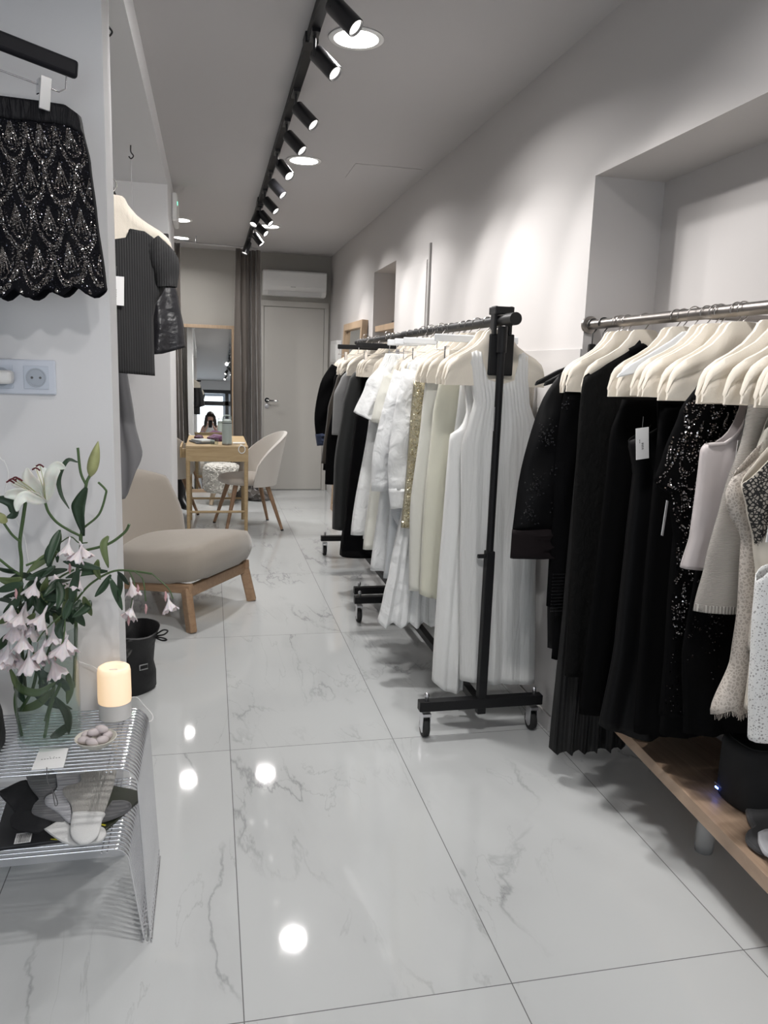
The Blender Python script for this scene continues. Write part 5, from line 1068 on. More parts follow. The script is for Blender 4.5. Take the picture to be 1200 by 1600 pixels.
# grey chiffon
C_chif = cloth('grey_chiffon', (0.20, 0.20, 0.21), 0.8, 0.1, 0.3, 10, alpha=0.72)
YG = 3.75
lhanger(YG, 'cream padded hanger carrying the grey chiffon skirt, hidden in the left recess')
g = Garment(-0.36, YG, 1.90, [(1.66, -0.50, -0.37), (1.35, -0.52, -0.365), (1.10, -0.54, -0.335), (0.92, -0.56, -0.300), (0.75, -0.56, -0.31), (0.62, -0.56, -0.355)], hem=[(0, 0.70), (0.7, 0.74), (0.86, 0.86), (0.93, 0.90), (1, 0.955)], th=0.06, nf=4, amp=0.012, seed=122)
g.build('chiffon_skirt', C_chif, 'sheer grey chiffon skirt with pointed hem below the ribbed top', 'skirt')

# sequin skirt on its black hanger
YQ = 1.90
t = thing('skirt_hanger', 'black wooden skirt hanger with chrome clips at the top left', 'hanger', (-0.43, YQ - 0.085, 1.985), rot=(0, math.radians(6), math.radians(30)))
MB().box(-0.19, 0.185, -0.009, 0.009, -0.018, 0.018).build('bar', mat('navy_black_wood', (0.006, 0.006, 0.009), 0.5, spec=0.2), t, bevel=0.007, seg=3)
MB().tube([(-0.15, 0, -0.018), (-0.15, 0, -0.055), (0.150, 0, -0.055), (0.163, 0, -0.045), (0.163, 0, -0.018)], 0.0017, 8).build('clip_rod', M_chrome, t, True)
MB().tube(bez([(0, 0, 0.016), (0, 0, 0.05), (0.02, 0, 0.075), (0, 0, 0.10), (-0.02, 0, 0.08)], 5), 0.0022, 8).build('hook', M_chrome, t, True)
for x in (0.118, -0.11):
    cz = MB(); cz.box(x - 0.011, x + 0.011, -0.016, -0.011, -0.105, -0.040); cz.build('clip_plate', mat('satin_metal', (0.62, 0.62, 0.62), 0.35, 0.7), t, bevel=0.001)
    MB().box(x - 0.013, x - 0.009, -0.011, 0.004, -0.075, -0.045).build('clip_spring', M_chrome, t, bevel=0.001)
zq1, zq0 = 1.885, 1.565
M_skb = cloth('black_net_lining', (0.003, 0.003, 0.005), 0.7, 0.0, 0.3, 20, spec=0.12)
def sk_r(z): return lin([(1.50, -0.232), (1.60, -0.236), (1.70, -0.240), (1.78, -0.247), (1.845, -0.262), (1.90, -0.272)], z)
tabq = [(1.895, -0.62, -0.270), (1.85, -0.62, -0.262), (1.78, -0.63, -0.248), (1.68, -0.64, -0.238), (1.55, -0.65, -0.226), (1.48, -0.66, -0.222)]
hemq = []
for k in range(41):
    u = k / 40; hemq.append((u, 1.515 - 0.022 * abs(math.sin(u * PI * 7)) + 0.008 * math.sin(9 * u)))
g = Garment(-0.44, YQ, 1.90, tabq, front=[(0, 1.893), (0.93, 1.888), (1, 1.872)], hem=hemq, th=0.07, nf=4, amp=0.006, seed=130, nu=120, nv=50)
o = g.build('sequin_skirt', M_skb, 'black mini skirt covered in silver and black sequin fans, top left', 'skirt')
part_sheet(g, o, 'waistband', cloth('black_waistband', (0.004, 0.004, 0.006), 0.6, 0.0, 0.6, 60, stretch=(2, 1, 0.3)), 0.0, 1.0, 0.0, 0.105, 0.004, 90, 6)
fnq = lambda u, v: g.pt(u, v, -1)
b = MB(); sequins(b, fnq, fan_points(4, 5, 105, 31, 0.22, 1.0, 0.12, 0.99), 0.0014, 21, 0.5); b.build('silver_sequins', M_seq, o)
b = MB(); rnd = random.Random(6); sequins(b, fnq, [(rnd.uniform(0.35, 1.0), rnd.uniform(0.11, 0.99)) for _ in range(4200)], 0.0013, 22, 0.5); b.build('dark_sequins', mat('black_sequin', (0.05, 0.05, 0.06), 0.15, 1.0), o)
b = MB(); sequins(b, fnq, [(u + 0.004, v + 0.008) for u, v in fan_points(4, 5, 40, 32, 0.22, 1.0, 0.12, 0.99)], 0.0011, 23, 0.45); b.build('bright_beads', mat('silver_bead', (0.8, 0.78, 0.74), 0.1, 1.0), o)

# ---------------------------------------------------------------- wire side table
TY0, TY1, TXL, TXR = 1.735, 2.055, -0.86, -0.218
t = thing('wire_table', 'chrome wire side table with a lower wire shelf, bottom left', 'side table', (-0.54, 1.9, 0))
def wire_u(b, y, z, xr, xl, rc, fr, flx):
    def arc(cx, cz, r, a0, a1, n=6): return [(cx + r * math.cos(math.radians(a0 + (a1 - a0) * k / n)), y, cz + r * math.sin(math.radians(a0 + (a1 - a0) * k / n))) for k in range(n + 1)]
    pts = [(flx, y, 0.008)] + arc(xl + rc, z - rc, rc, 170, 90)[0:] + arc(xr - rc, z - rc, rc, 90, 5) + [(fr, y, 0.008)]
    b.tube([(p[0] + 0.54, p[1] - 1.9, p[2]) for p in pts], 0.0027, 8)
bt, bs = MB(), MB(); NW = 20
for k in range(NW):
    y = TY0 + (TY1 - TY0) * k / (NW - 1)
    wire_u(bt, y, 0.452, -0.168, -0.91, 0.045, -0.148, -0.93)
    wire_u(bs, y, 0.252, -0.192, -0.885, 0.035, -0.162, -0.915)
for x, z in ((-0.225, 0.4485), (-0.235, 0.4485), (-0.55, 0.4485), (-0.84, 0.4485)): bt.tube([(x + 0.54, TY0 - 0.004 - 1.9, z - 0.002), (x + 0.54, TY1 + 0.004 - 1.9, z - 0.002)], 0.0021, 6)
for x, z in ((-0.240, 0.2485), (-0.252, 0.2485), (-0.55, 0.2485), (-0.83, 0.2485)): bs.tube([(x + 0.54, TY0 - 0.004 - 1.9, z - 0.002), (x + 0.54, TY1 + 0.004 - 1.9, z - 0.002)], 0.0021, 6)
bt.build('wire_top', M_wire, t, True); bs.build('wire_shelf', M_wire, t, True)
for fx in (-0.155, -0.922):
    fb_ = MB()
    for dz, dx in ((0.006, 0.010), (0.006, -0.010), (0.028, 0.007), (0.028, -0.009), (0.05, 0.0)): fb_.tube([(fx + dx + 0.54, TY0 - 0.005 - 1.9, dz), (fx + dx + 0.54, TY1 + 0.005 - 1.9, dz)], 0.0022, 6)
    fb_.build('foot_bars', M_wire, t, True)

ZT = 0.4545
# diffuser
t = thing('aroma_diffuser', 'glowing warm white cylindrical aroma diffuser on the wire table', 'diffuser', (-0.246, 2.005, ZT))
MB().lathe([(0.036, 0.0), (0.040, 0.003), (0.0405, 0.044), (0.0410, 0.0450)], n=40).build('base', mat('diffuser_base', (0.80, 0.79, 0.77), 0.5), t, True)
dm, dnt, dp = new_mat('glowing_shade'); dp.inputs['Base Color'].default_value = (0.9, 0.85, 0.75, 1); dp.inputs['Emission Color'].default_value = (1.0, 0.62, 0.28, 1); dp.inputs['Emission Strength'].default_value = 0.42; dp.inputs['Roughness'].default_value = 0.45
dome = MB().lathe([(0.0411, 0.0455), (0.0416, 0.06), (0.0410, 0.125), (0.039, 0.136), (0.034, 0.1395), (0.028, 0.138), (0.0005, 0.1375)], n=40).build('shade', dm, t, True)
MB().box(-0.008, 0.012, -0.026, -0.021, 0.1385, 0.1395).build('mist_slot', M_white, t)
def puff():
    m = bpy.data.materials.new('mist'); m.use_nodes = True; nt = m.node_tree; nt.nodes.clear()
    o_ = nt.nodes.new('ShaderNodeOutputMaterial'); v = nt.nodes.new('ShaderNodeVolumePrincipled'); tc = nt.nodes.new('ShaderNodeTexCoord'); n = nt.nodes.new('ShaderNodeTexNoise'); n.inputs['Scale'].default_value = 38; n.inputs['Detail'].default_value = 3
    r = nt.nodes.new('ShaderNodeMapRange'); r.inputs[1].default_value = 0.50; r.inputs[2].default_value = 0.72; r.inputs[4].default_value = 45
    nt.links.new(tc.outputs['Object'], n.inputs[0]); nt.links.new(n.outputs['Fac'], r.inputs[0]); nt.links.new(r.outputs[0], v.inputs['Density']); nt.links.new(v.outputs[0], o_.inputs['Volume']); v.inputs['Color'].default_value = (1, 1, 1, 1)
    b = MB(); rings = []
    for k in range(9):
        a = k / 8; c = Vector((0.012 + 0.030 * a, -0.01 * a, 0.142 + 0.075 * a)); r_ = 0.003 + 0.017 * math.sin(PI * min(1, a * 0.9 + 0.05))
        rings.append([c + Vector((r_ * math.cos(2 * PI * q / 14), r_ * math.sin(2 * PI * q / 14), 0)) for q in range(14)])
    b.loft(rings); o = b.build('mist_puff', m, None, True, loc=(-0.246, 2.005, ZT)); tag(o, 'faint puff of mist rising from the glowing diffuser', 'mist'); o['kind'] = 'stuff'
puff()
cabl = bez([tuple(at(203, 1090, Y=2.02)), tuple(at(214, 1090, Y=2.06)), tuple(at(226, 1103, Y=2.075)), tuple(at(238, 1117, Y=2.07)), tuple(at(237, 1126, Y=2.06)), tuple(at(226, 1128, Y=2.05))], 6)
MB().tube([Vector(p) for p in cabl], 0.0015, 6).build('power_cable', M_white, None, True)
bpy.data.objects['power_cable'].name = 'diffuser_cable'
tag(bpy.data.objects['diffuser_cable'], 'thin pale cable looping over the corner of the wire table', 'cable')
cab2 = [at(0, 715, Y=2.06), at(6, 720, Y=2.06), at(13, 742, Y=2.06), at(8, 775, Y=2.06), at(24, 810, Y=2.07), at(38, 840, Y=2.07), at(43, 870, Y=2.07), at(50, 900, Y=2.07), at(75, 950, Y=2.07), at(118, 1026, Y=2.06), at(130, 1036, Y=2.06), at(146, 1042, Y=2.05), at(158, 1050, Y=2.045)]
cab2 = [Vector((-0.53, 2.05, 1.31)), Vector((-0.56, 2.06, 1.22))] + cab2
tag(MB().tube([Vector(p) for p in bez(cab2, 6)], 0.0014, 6).build('charger_cable', M_white, None, True), 'thin white cable hanging down the near left wall to the diffuser', 'cable')

# bowl with sugared almonds
bw = Vector((-0.272, 1.845, ZT + 0.0005))
tag(MB().lathe([(0.020, 0.0), (0.024, 0.001), (0.040, 0.012), (0.048, 0.024), (0.0465, 0.0245), (0.038, 0.0145), (0.022, 0.0045), (0.0005, 0.004)], n=40, cap=False).build('shallow_bowl', mat('cream_ceramic', (0.62, 0.60, 0.54), 0.35), None, True, loc=bw), 'small shallow cream bowl of pebbles at the front of the wire table', 'bowl')
M_peb = mat('pale_mauve_pebble', (0.56, 0.50, 0.50), 0.6, bump=0.2, bscale=90)
pm = MB().ball((0, 0, 0), 0.0125, 1.3, 0.85, 0.75, n=9); first = None
for k, (x, y, z, a) in enumerate([(-0.024, -0.008, 0.022, 0.3), (-0.006, -0.022, 0.022, -0.4), (0.017, -0.016, 0.023, 0.6), (0.026, 0.004, 0.025, 1.2), (-0.022, 0.015, 0.023, 0.9), (0.004, 0.020, 0.023, 0.1), (-0.004, 0.0, 0.036, 0.5), (0.013, 0.006, 0.040, -0.2)]):
    lab = {6: 'pale mauve pebble in the middle of the heap in the small bowl', 7: 'pale mauve pebble resting topmost in the small bowl'}.get(k, 'pale mauve oval pebble around the rim inside the small bowl')
    if first is None: first = pm.build('pebble', M_peb, None, True); o = first
    else: o = first.copy(); COL.objects.link(o)
    o.location = bw + Vector((x, y, z)); o.rotation_euler = (0.1, 0.15, a); tag(o, lab, 'pebble', 'pebbles in the small bowl')
# white card
pc = at(78, 1186, Z=ZT + 0.001)
cq = [at(62, 1171, Z=ZT), at(107, 1170, Z=ZT), at(99, 1200, Z=ZT), at(49, 1204, Z=ZT)]
cc = sum(cq, Vector()) / 4
card = MB().prism([(p.x - cc.x, p.y - cc.y, 0.0005) for p in cq], (0, 0, 0.0015)).build('card', M_paper, None, loc=(cc.x, cc.y, ZT)); tag(card, 'square white card with small grey print lying before the vase', 'card')
dashes('print', 7, 0.0032, 0.0022, 0.0062, M_ink, Matrix.Translation((0.0, -0.002, 0.0021)) @ Matrix.Rotation(0.10, 4, 'Z'), card)
dashes('print', 2, 0.0022, 0.0016, 0.009, M_ink, Matrix.Translation((0.002, 0.005, 0.0021)), card)
# dark bag at the very left
b = MB(); b.loft([[(x * k, y * k2, z) for x, y in ((-0.1, -0.05), (0.0, -0.05), (0.02, -0.03), (0.02, 0.05), (-0.1, 0.05))] for k, k2, z in ((0.95, 0.9, 0.0), (1.0, 1.0, 0.03), (0.9, 0.8, 0.09), (0.6, 0.45, 0.14))])
tag(b.build('leather_pouch', M_bag, None, True, loc=(-0.502, 1.85, ZT), bevel=0.006), 'black leather pouch cut by the left picture edge on the wire table', 'pouch')

# ---------------------------------------------------------------- things on the lower wire shelf
ZS = 0.2555
mg = MB().box(-0.13, 0.10, -0.10, 0.10, 0, 0.008).build('magazine', mat('black_magazine', (0.01, 0.01, 0.012), 0.35), None, bevel=0.001, loc=(-0.37, 1.87, ZS)); mg.rotation_euler = (0, 0, 0.08)
tag(mg, 'black magazine with yellow lettering and a barcode under the socks', 'magazine')
M_yel = mat('yellow_print', (0.75, 0.70, 0.05), 0.4)
text('title', 'KO', 0.032, M_yel, Matrix.Translation((0.012, -0.078, 0.0084)) @ Matrix.Rotation(1.2, 4, 'Z'), mg, 0.0002)
bc = MB().box(-0.085, -0.050, -0.092, -0.050, 0.0081, 0.0086).build('barcode_box', M_paper, mg)
bb_ = MB(); rnd = random.Random(2); x = -0.082
while x < -0.054:
    w_ = rnd.choice((0.0006, 0.0010, 0.0016)); bb_.box(x, x + w_, -0.090, -0.056, 0.0087, 0.0089); x += w_ + rnd.choice((0.0007, 0.0012))
bb_.build('barcode', M_ink, bc)
mg2 = MB().box(-0.06, 0.06, -0.10, 0.09, 0, 0.007).build('magazine', mat('dark_olive_cover', (0.03, 0.035, 0.02), 0.35), None, bevel=0.001, loc=(-0.262, 1.905, ZS)); mg2.rotation_euler = (0, 0, -0.5)
tag(mg2, 'dark magazine corner with a yellow mark sticking out right of the socks', 'magazine')
MB().box(0.02, 0.05, -0.075, -0.070, 0.0071, 0.0074).build('title', M_yel, mg2)
def z4(L_): return [(x / 3.2, 980 + y / 3.2) for x, y in L_]
N1 = (0, -0.42, 1)
flat_sock('sock', 'black folded sock, farthest left on the lower wire shelf', z4([(0, 820), (130, 765), (170, 830), (195, 860), (165, 920), (200, 950), (260, 975), (200, 1025), (120, 1020), (60, 1000), (50, 960), (70, 920), (0, 840)]), (-0.4, 1.79, 0.278), N1, 0.014, C_sockk)
flat_sock('sock', 'dark grey sock with gathered cuff between the black and light grey ones', z4([(130, 745), (200, 730), (280, 725), (285, 800), (230, 850), (225, 890), (320, 960), (290, 972), (170, 940), (165, 900), (195, 860), (150, 800)]), (-0.4, 1.79, 0.286), N1, 0.012, C_sockm)
o, c = flat_sock('sock', 'light grey sock partly under the oatmeal one on the lower shelf', z4([(280, 735), (400, 735), (400, 780), (320, 830), (350, 890), (360, 960), (340, 975), (290, 930), (230, 890), (230, 850), (285, 820)]), (-0.35, 1.79, 0.292), N1, 0.012, C_sockl)
flat_sock('sock', 'white sock toe fanned out left under the oatmeal sock', z4([(220, 1010), (320, 960), (360, 1010), (400, 1085), (330, 1082), (265, 1045)]), (-0.33, 1.79, 0.280), N1, 0.010, C_sockw)
flat_sock('sock', 'white sock toe peeking out right under the oatmeal sock', z4([(440, 1083), (500, 1075), (530, 1040), (520, 1005), (470, 1000), (420, 1060)]), (-0.33, 1.79, 0.280), N1, 0.010, C_sockw)
o, c = flat_sock('sock', 'oatmeal sock with a white foot, on top of the sock fan', z4([(400, 735), (490, 712), (575, 705), (575, 760), (545, 860), (510, 960), (492, 1040), (440, 1080), (390, 1078), (352, 1030), (360, 930), (350, 880), (315, 835), (325, 800), (400, 775)]), (-0.33, 1.79, 0.300), N1, 0.012, C_sockb)
ft, _c = flat_sock('white_foot', 'x', z4([(362, 925), (430, 922), (522, 928), (510, 965), (492, 1040), (440, 1081), (390, 1079), (352, 1030)]), (-0.33, 1.79, 0.3035), N1, 0.012, C_sockw)
for k_ in ('label', 'category'): del ft[k_]
ft.parent = o; ft.location = _c - c
flat_sock('sock', 'mid grey sock lying out to the right of the oatmeal one', z4([(560, 872), (620, 870), (655, 885), (640, 920), (510, 975), (520, 930)]), (-0.25, 1.85, 0.275), (0, -0.2, 1), 0.012, C_sockm)
tg = [at(73, 1199, Y=1.725), at(74, 1220, Y=1.722), at(85, 1240, Y=1.735), at(90, 1255, Y=1.745), at(86, 1258, Y=1.745), at(82, 1236, Y=1.735)]
tag(MB().tube([Vector(p) for p in bez(tg, 5)], 0.0010, 6).build('black_thread', M_ink, None, True), 'black tag thread dangling from the card over the socks', 'thread')

# ---------------------------------------------------------------- glass vase with lilies and oleander
VX, VY = -0.385, 1.90
t = thing('glass_vase', 'tall clear glass cylinder vase holding the lilies and oleander, on the wire table', 'vase', (VX, VY, ZT))
MB().lathe([(0.066, 0.0), (0.0715, 0.004), (0.072, 0.02), (0.072, 0.285), (0.0700, 0.286), (0.0695, 0.02), (0.066, 0.014), (0.0005, 0.012)], n=56, cap=False).build('glass', M_thin, t, True)
MB().lathe([(0.064, 0.0145), (0.069, 0.021), (0.069, 0.175), (0.0005, 0.1745)], n=48).build('water', thin_glass('clear_water', (0.95, 0.97, 0.95), 0.06), t, True)
M_stem = mat('green_stem', (0.07, 0.12, 0.045), 0.5, var=0.2)
M_leaf = mat('dark_green_leaf', (0.022, 0.050, 0.024), 0.42, var=0.3, vscale=14)
M_leaf2 = mat('olive_green_leaf', (0.10, 0.14, 0.05), 0.45, var=0.25, vscale=14)
M_bud = mat('pale_green_bud', (0.36, 0.38, 0.17), 0.5, var=0.25, vscale=20)
M_lily = mat('white_lily_petal', (0.80, 0.80, 0.74), 0.5, var=0.06, vscale=30, sub=0.15)
M_anth = mat('dark_red_anther', (0.10, 0.01, 0.015), 0.8)
M_ole = mat('pale_pink_petal', (0.74, 0.65, 0.67), 0.55, var=0.12, vscale=25, sub=0.15)
M_rose = mat('rose_bud', (0.55, 0.32, 0.33), 0.55, var=0.2, vscale=20)
def Q(x, y, Y): return at(x, y, Y=Y)
def zq(L_, Y0, Y1): # zoom-crop points (3.81 px per photo px, from (0, 680)) to world, depth running Y0..Y1
    n = len(L_); return [Q(x / 3.81, 680 + y / 3.81, Y0 + (Y1 - Y0) * k / max(1, n - 1)) for k, (x, y) in enumerate(L_)]
def blade(b, pts, w_, seed=0, cup=0.25, sub_=5):
    """leaf or petal: lance-shaped strip along pts"""
    P = bez(pts, sub_); m = len(P); vs = []; rnd = random.Random(seed); side0 = None
    tilt = Vector((rnd.uniform(-0.5, 0.5), -1, rnd.uniform(-0.3, 0.3))).normalized()
    for i, p in enumerate(P):
        d = (P[min(i + 1, m - 1)] - P[max(i - 1, 0)]).normalized(); s_ = d.cross(tilt)
        s_ = s_.normalized() if s_.length > 1e-3 else Vector((1, 0, 0)); nrm = s_.cross(d)
        t_ = i / (m - 1); ww = w_ * (math.sin(PI * min(1, t_ * 0.93 + 0.05)) ** 0.75)
        for k in (-1, -0.5, 0, 0.5, 1): vs.append(p + s_ * ww * k + nrm * (cup * ww * k * k))
    b.add(vs, [(i * 5 + k, i * 5 + k + 1, (i + 1) * 5 + k + 1, (i + 1) * 5 + k) for i in range(m - 1) for k in range(4)]); return b
# lily spray: one cut stem with flower, bud and leaves
base1 = Vector((VX + 0.01, VY, ZT + 0.02))
lil = thing('lily_stem', 'white open lily and green buds on tall stems in the glass vase', 'flower', tuple(base1))
def P_(name, b, m, par=None, solid=0.0008): 
    o = b.build(name, m, par, True, solid=solid); return o
loc = lambda L_: [p - base1 for p in L_]
b = MB()
for L_, Ya, Yb, r_ in [([(440, 1500), (452, 1200), (450, 900), (480, 690), (480, 600)], 1.91, 1.88, 0.0042), ([(480, 600), (410, 565), (340, 520), (290, 460), (270, 405)], 1.88, 1.85, 0.0030), ([(480, 640), (490, 520), (510, 310), (530, 250), (545, 235)], 1.88, 1.88, 0.0034), ([(515, 300), (480, 220), (463, 75)], 1.88, 1.88, 0.0030),
                       ([(500, 550), (590, 470), (630, 350), (625, 320), (585, 280)], 1.88, 1.87, 0.0026), ([(490, 690), (640, 650), (740, 580), (770, 530)], 1.88, 1.86, 0.0032)]:
    b.tube(loc(bez(zq(L_, Ya, Yb), 5)), r_, 8)
P_('stem', b, M_stem, lil, 0)
P_('leaf', blade(MB(), loc(zq([(515, 312), (478, 400), (470, 450), (500, 600)], 1.875, 1.865)), 0.0165, 1), M_leaf, lil)
P_('leaf', blade(MB(), loc(zq([(462, 160), (400, 150), (350, 250), (362, 350), (412, 438)], 1.88, 1.86)), 0.0055, 2), M_leaf, lil)
bd = MB(); A, B_ = Q(538 / 3.81, 680 + 245 / 3.81, 1.88) - base1, Q(585 / 3.81, 680 + 36 / 3.81, 1.88) - base1
bd.tube([A.lerp(B_, k / 10) for k in range(11)], [0.003, 0.0085, 0.0115, 0.0125, 0.0128, 0.0122, 0.0108, 0.009, 0.0068, 0.004, 0.001], 12); P_('bud', bd, M_bud, lil, 0)
LC = Q(272 / 3.81, 680 + 395 / 3.81, 1.85)
def petal(tips, w_, m, seed, nm='petal', cup=0.35):
    P_(nm, blade(MB(), loc([LC] + [Q(x / 3.81, 680 + y / 3.81, Y) for x, y, Y in tips]), w_, seed, cup, 7), m, lil)
petal([(235, 330, 1.85), (175, 260, 1.85), (160, 195, 1.86)], 0.0170, M_lily, 1)
petal([(265, 310, 1.86), (255, 230, 1.87), (205, 185, 1.88)], 0.0150, M_lily, 2)
petal([(295, 330, 1.84), (310, 240, 1.83), (345, 185, 1.83), (390, 195, 1.83)], 0.0150, M_lily, 3)
petal([(215, 365, 1.83), (130, 345, 1.81), (70, 350, 1.80), (25, 365, 1.80)], 0.0150, M_lily, 4)
petal([(210, 385, 1.82), (150, 365, 1.80), (110, 400, 1.79), (100, 455, 1.79)], 0.0120, M_lily, 5)
petal([(220, 350, 1.86), (140, 300, 1.87), (70, 290, 1.88)], 0.0130, M_lily, 6)
st = MB(); an = []
for k, (x1, y1, Ya) in enumerate([(215, 200, 1.82), (238, 180, 1.83), (75, 265, 1.79), (95, 255, 1.80), (62, 275, 1.80), (110, 262, 1.81)]):
    e_ = Q(x1 / 3.81, 680 + y1 / 3.81, Ya) - base1; c_ = LC - base1; mid = c_.lerp(e_, 0.5) + Vector((0.004, -0.01, 0.003)); st.tube(bez([c_, mid, e_], 5), 0.0007, 5)
    an.append(MB().tube(bez([e_ + Vector((-0.008, 0, -0.002)), e_ + Vector((0, -0.001, 0.002)), e_ + Vector((0.008, 0, -0.004))], 4), 0.0019, 6))
P_('filaments', st, M_bud, lil, 0)
for a_ in an: P_('anther', a_, M_anth, lil, 0)
# left cut stem
base2 = Vector((VX - 0.03, VY - 0.01, ZT + 0.02))
l2 = thing('lily_stem', 'cut-off thick lily stalk with a leaf and green bud at the left picture edge', 'flower', tuple(base2)); base1 = base2
b = MB()
for L_, Ya, Yb, r_ in [([(150, 1500), (125, 1200), (120, 1000), (128, 760), (118, 640), (140, 480), (162, 325)], 1.90, 1.84, 0.0040), ([(115, 830), (60, 790), (0, 742), (-60, 700)], 1.86, 1.84, 0.0030), ([(118, 632), (70, 590), (22, 522)], 1.85, 1.83, 0.0028), ([(155, 775), (230, 745), (300, 715), (340, 690)], 1.86, 1.86, 0.0026)]:
    b.tube(loc(bez(zq(L_, Ya, Yb), 5)), r_, 8)
P_('stem', b, M_stem, l2, 0)
P_('leaf', blade(MB(), loc(zq([(-40, 380), (30, 385), (75, 410), (85, 470), (40, 490)], 1.82, 1.82)), 0.012, 3), M_leaf, l2)
bd = MB(); A, B_ = Q(40 / 3.81, 680 + 520 / 3.81, 1.83) - base1, Q(-30 / 3.81, 680 + 465 / 3.81, 1.83) - base1
bd.tube([A.lerp(B_, k / 8) for k in range(9)], [0.003, 0.007, 0.009, 0.0105, 0.011, 0.010, 0.009, 0.007, 0.004], 10); P_('bud', bd, M_bud, l2, 0)
# oleander
base3 = Vector((VX + 0.02, VY + 0.01, ZT + 0.02)); base1 = base3
ol = thing('oleander_branch', 'pale pink oleander branches drooping over the vase and out to the right', 'flower', tuple(base3))
b = MB()
for L_, Ya, Yb, r_ in [([(230, 1480), (300, 1250), (400, 1080), (480, 950), (560, 870), (680, 808), (800, 810), (905, 825)], 1.92, 1.84, 0.0026), ([(905, 825), (1000, 910), (1030, 975)], 1.84, 1.83, 0.0015), ([(800, 810), (850, 860), (868, 990)], 1.84, 1.83, 0.0015), ([(770, 812), (800, 880), (790, 960), (772, 1060)], 1.84, 1.83, 0.0014),
                       ([(350, 1480), (280, 1200), (260, 960), (300, 780), (358, 640), (356, 565)], 1.93, 1.90, 0.0026), ([(300, 900), (400, 900), (418, 980), (390, 1060), (380, 1200), (335, 1330)], 1.86, 1.80, 0.0018), ([(390, 1050), (320, 1110), (260, 1170), (220, 1230)], 1.82, 1.80, 0.0016),
                       ([(100, 1450), (180, 1250), (200, 1050), (330, 870), (440, 800)], 1.90, 1.88, 0.0024), ([(260, 1480), (160, 1180), (110, 1050), (70, 1000)], 1.88, 1.83, 0.0022), ([(358, 640), (420, 605), (470, 640), (520, 640)], 1.90, 1.87, 0.0015)]:
    b.tube(loc(bez(zq(L_, Ya, Yb), 5)), r_, 7)
P_('stem', b, M_stem, ol, 0)
leafs = [[(645, 600), (615, 660), (645, 790)], [(660, 830), (620, 900), (565, 962)], [(655, 850), (690, 940), (728, 1042)], [(705, 825), (718, 890), (712, 972)], [(585, 740), (575, 800), (598, 860)], [(600, 795), (480, 770), (375, 752)], [(640, 810), (500, 815), (390, 850)], [(700, 815), (740, 850), (770, 890)],
         [(500, 960), (520, 1010), (545, 1075)], [(480, 980), (440, 1040), (470, 1075)], [(540, 985), (510, 1030), (430, 1085)], [(356, 565), (320, 650), (280, 780)], [(340, 690), (260, 740), (160, 820)], [(300, 645), (290, 720), (300, 800)], [(330, 780), (240, 830), (150, 860)], [(400, 800), (300, 815), (180, 840)], [(130, 850), (60, 870), (-20, 850)], [(140, 880), (60, 905), (-20, 930)], [(110, 820), (40, 800), (-20, 785)],
         [(250, 830), (180, 900), (130, 990)], [(280, 850), (260, 930), (300, 1010)], [(300, 900), (330, 960), (260, 1060)], [(210, 940), (230, 1020), (270, 1080)], [(340, 860), (360, 940), (340, 1040)], [(390, 880), (400, 980), (370, 1090)], [(230, 970), (310, 965), (390, 985)], [(440, 940), (400, 1040), (380, 1100)], [(60, 1180), (20, 1230), (-30, 1290)], [(60, 1080), (20, 1095), (-30, 1120)], [(120, 960), (80, 1010), (20, 1060)],
         [(180, 880), (240, 950), (330, 900)], [(420, 860), (340, 880), (260, 960)], [(210, 1060), (170, 1120), (190, 1200)], [(300, 1050), (240, 1100), (180, 1180)], [(100, 1000), (60, 1060), (50, 1130)], [(420, 1000), (440, 900), (470, 790)], [(320, 1060), (350, 1130), (330, 1200)], [(380, 1090), (350, 1160), (390, 1240)]]
for k, L_ in enumerate(leafs): P_('leaf', blade(MB(), loc(zq(L_, 1.87 - 0.05 * (k % 3) * 0.5, 1.85 - 0.02 * (k % 4))), 0.0095 if k > 7 else 0.0085, k), M_leaf if k % 4 else M_leaf2, ol)
rnd = random.Random(77)
for k in range(22):
    x0, y0 = 230 + rnd.gauss(0, 75), 960 + rnd.gauss(0, 90); a_ = rnd.uniform(0, 2 * PI); l_ = rnd.uniform(120, 210)
    P_('leaf', blade(MB(), loc(zq([(x0, y0), (x0 + math.cos(a_) * l_ * 0.5, y0 + math.sin(a_) * l_ * 0.5 - 12), (x0 + math.cos(a_) * l_, y0 + math.sin(a_) * l_ * 0.8)], 1.88, 1.85 + rnd.uniform(0, 0.08))), rnd.uniform(0.007, 0.011), 300 + k), M_leaf, ol)
# leaves and stems under water
for k, L_ in enumerate([[(60, 1390), (120, 1500), (230, 1530), (330, 1470)], [(210, 1400), (300, 1440), (380, 1480), (420, 1560)], [(200, 1540), (300, 1590), (430, 1630)], [(90, 1640), (220, 1600), (330, 1500)], [(330, 1560), (400, 1660), (410, 1780)], [(130, 1400), (110, 1500), (150, 1600)], [(400, 1400), (420, 1500), (400, 1600)], [(300, 1800), (370, 1760), (430, 1700)], [(220, 1380), (260, 1450), (240, 1560)]]):
    P_('leaf', blade(MB(), loc(zq(L_, 1.855 + 0.02 * (k % 4), 1.88 + 0.01 * (k % 3))), 0.0105, 60 + k), M_leaf if k % 3 else M_leaf2, ol)
b = MB()
for L_ in ([(110, 1470), (90, 1600), (130, 1790)], [(220, 1400), (190, 1520), (120, 1640)], [(360, 1480), (300, 1620), (265, 1800)], [(330, 1400), (310, 1560), (270, 1700)]): b.tube(loc(bez(zq(L_, 1.88, 1.90), 5)), 0.0040, 8)
P_('underwater_stem', b, M_stem, ol, 0)
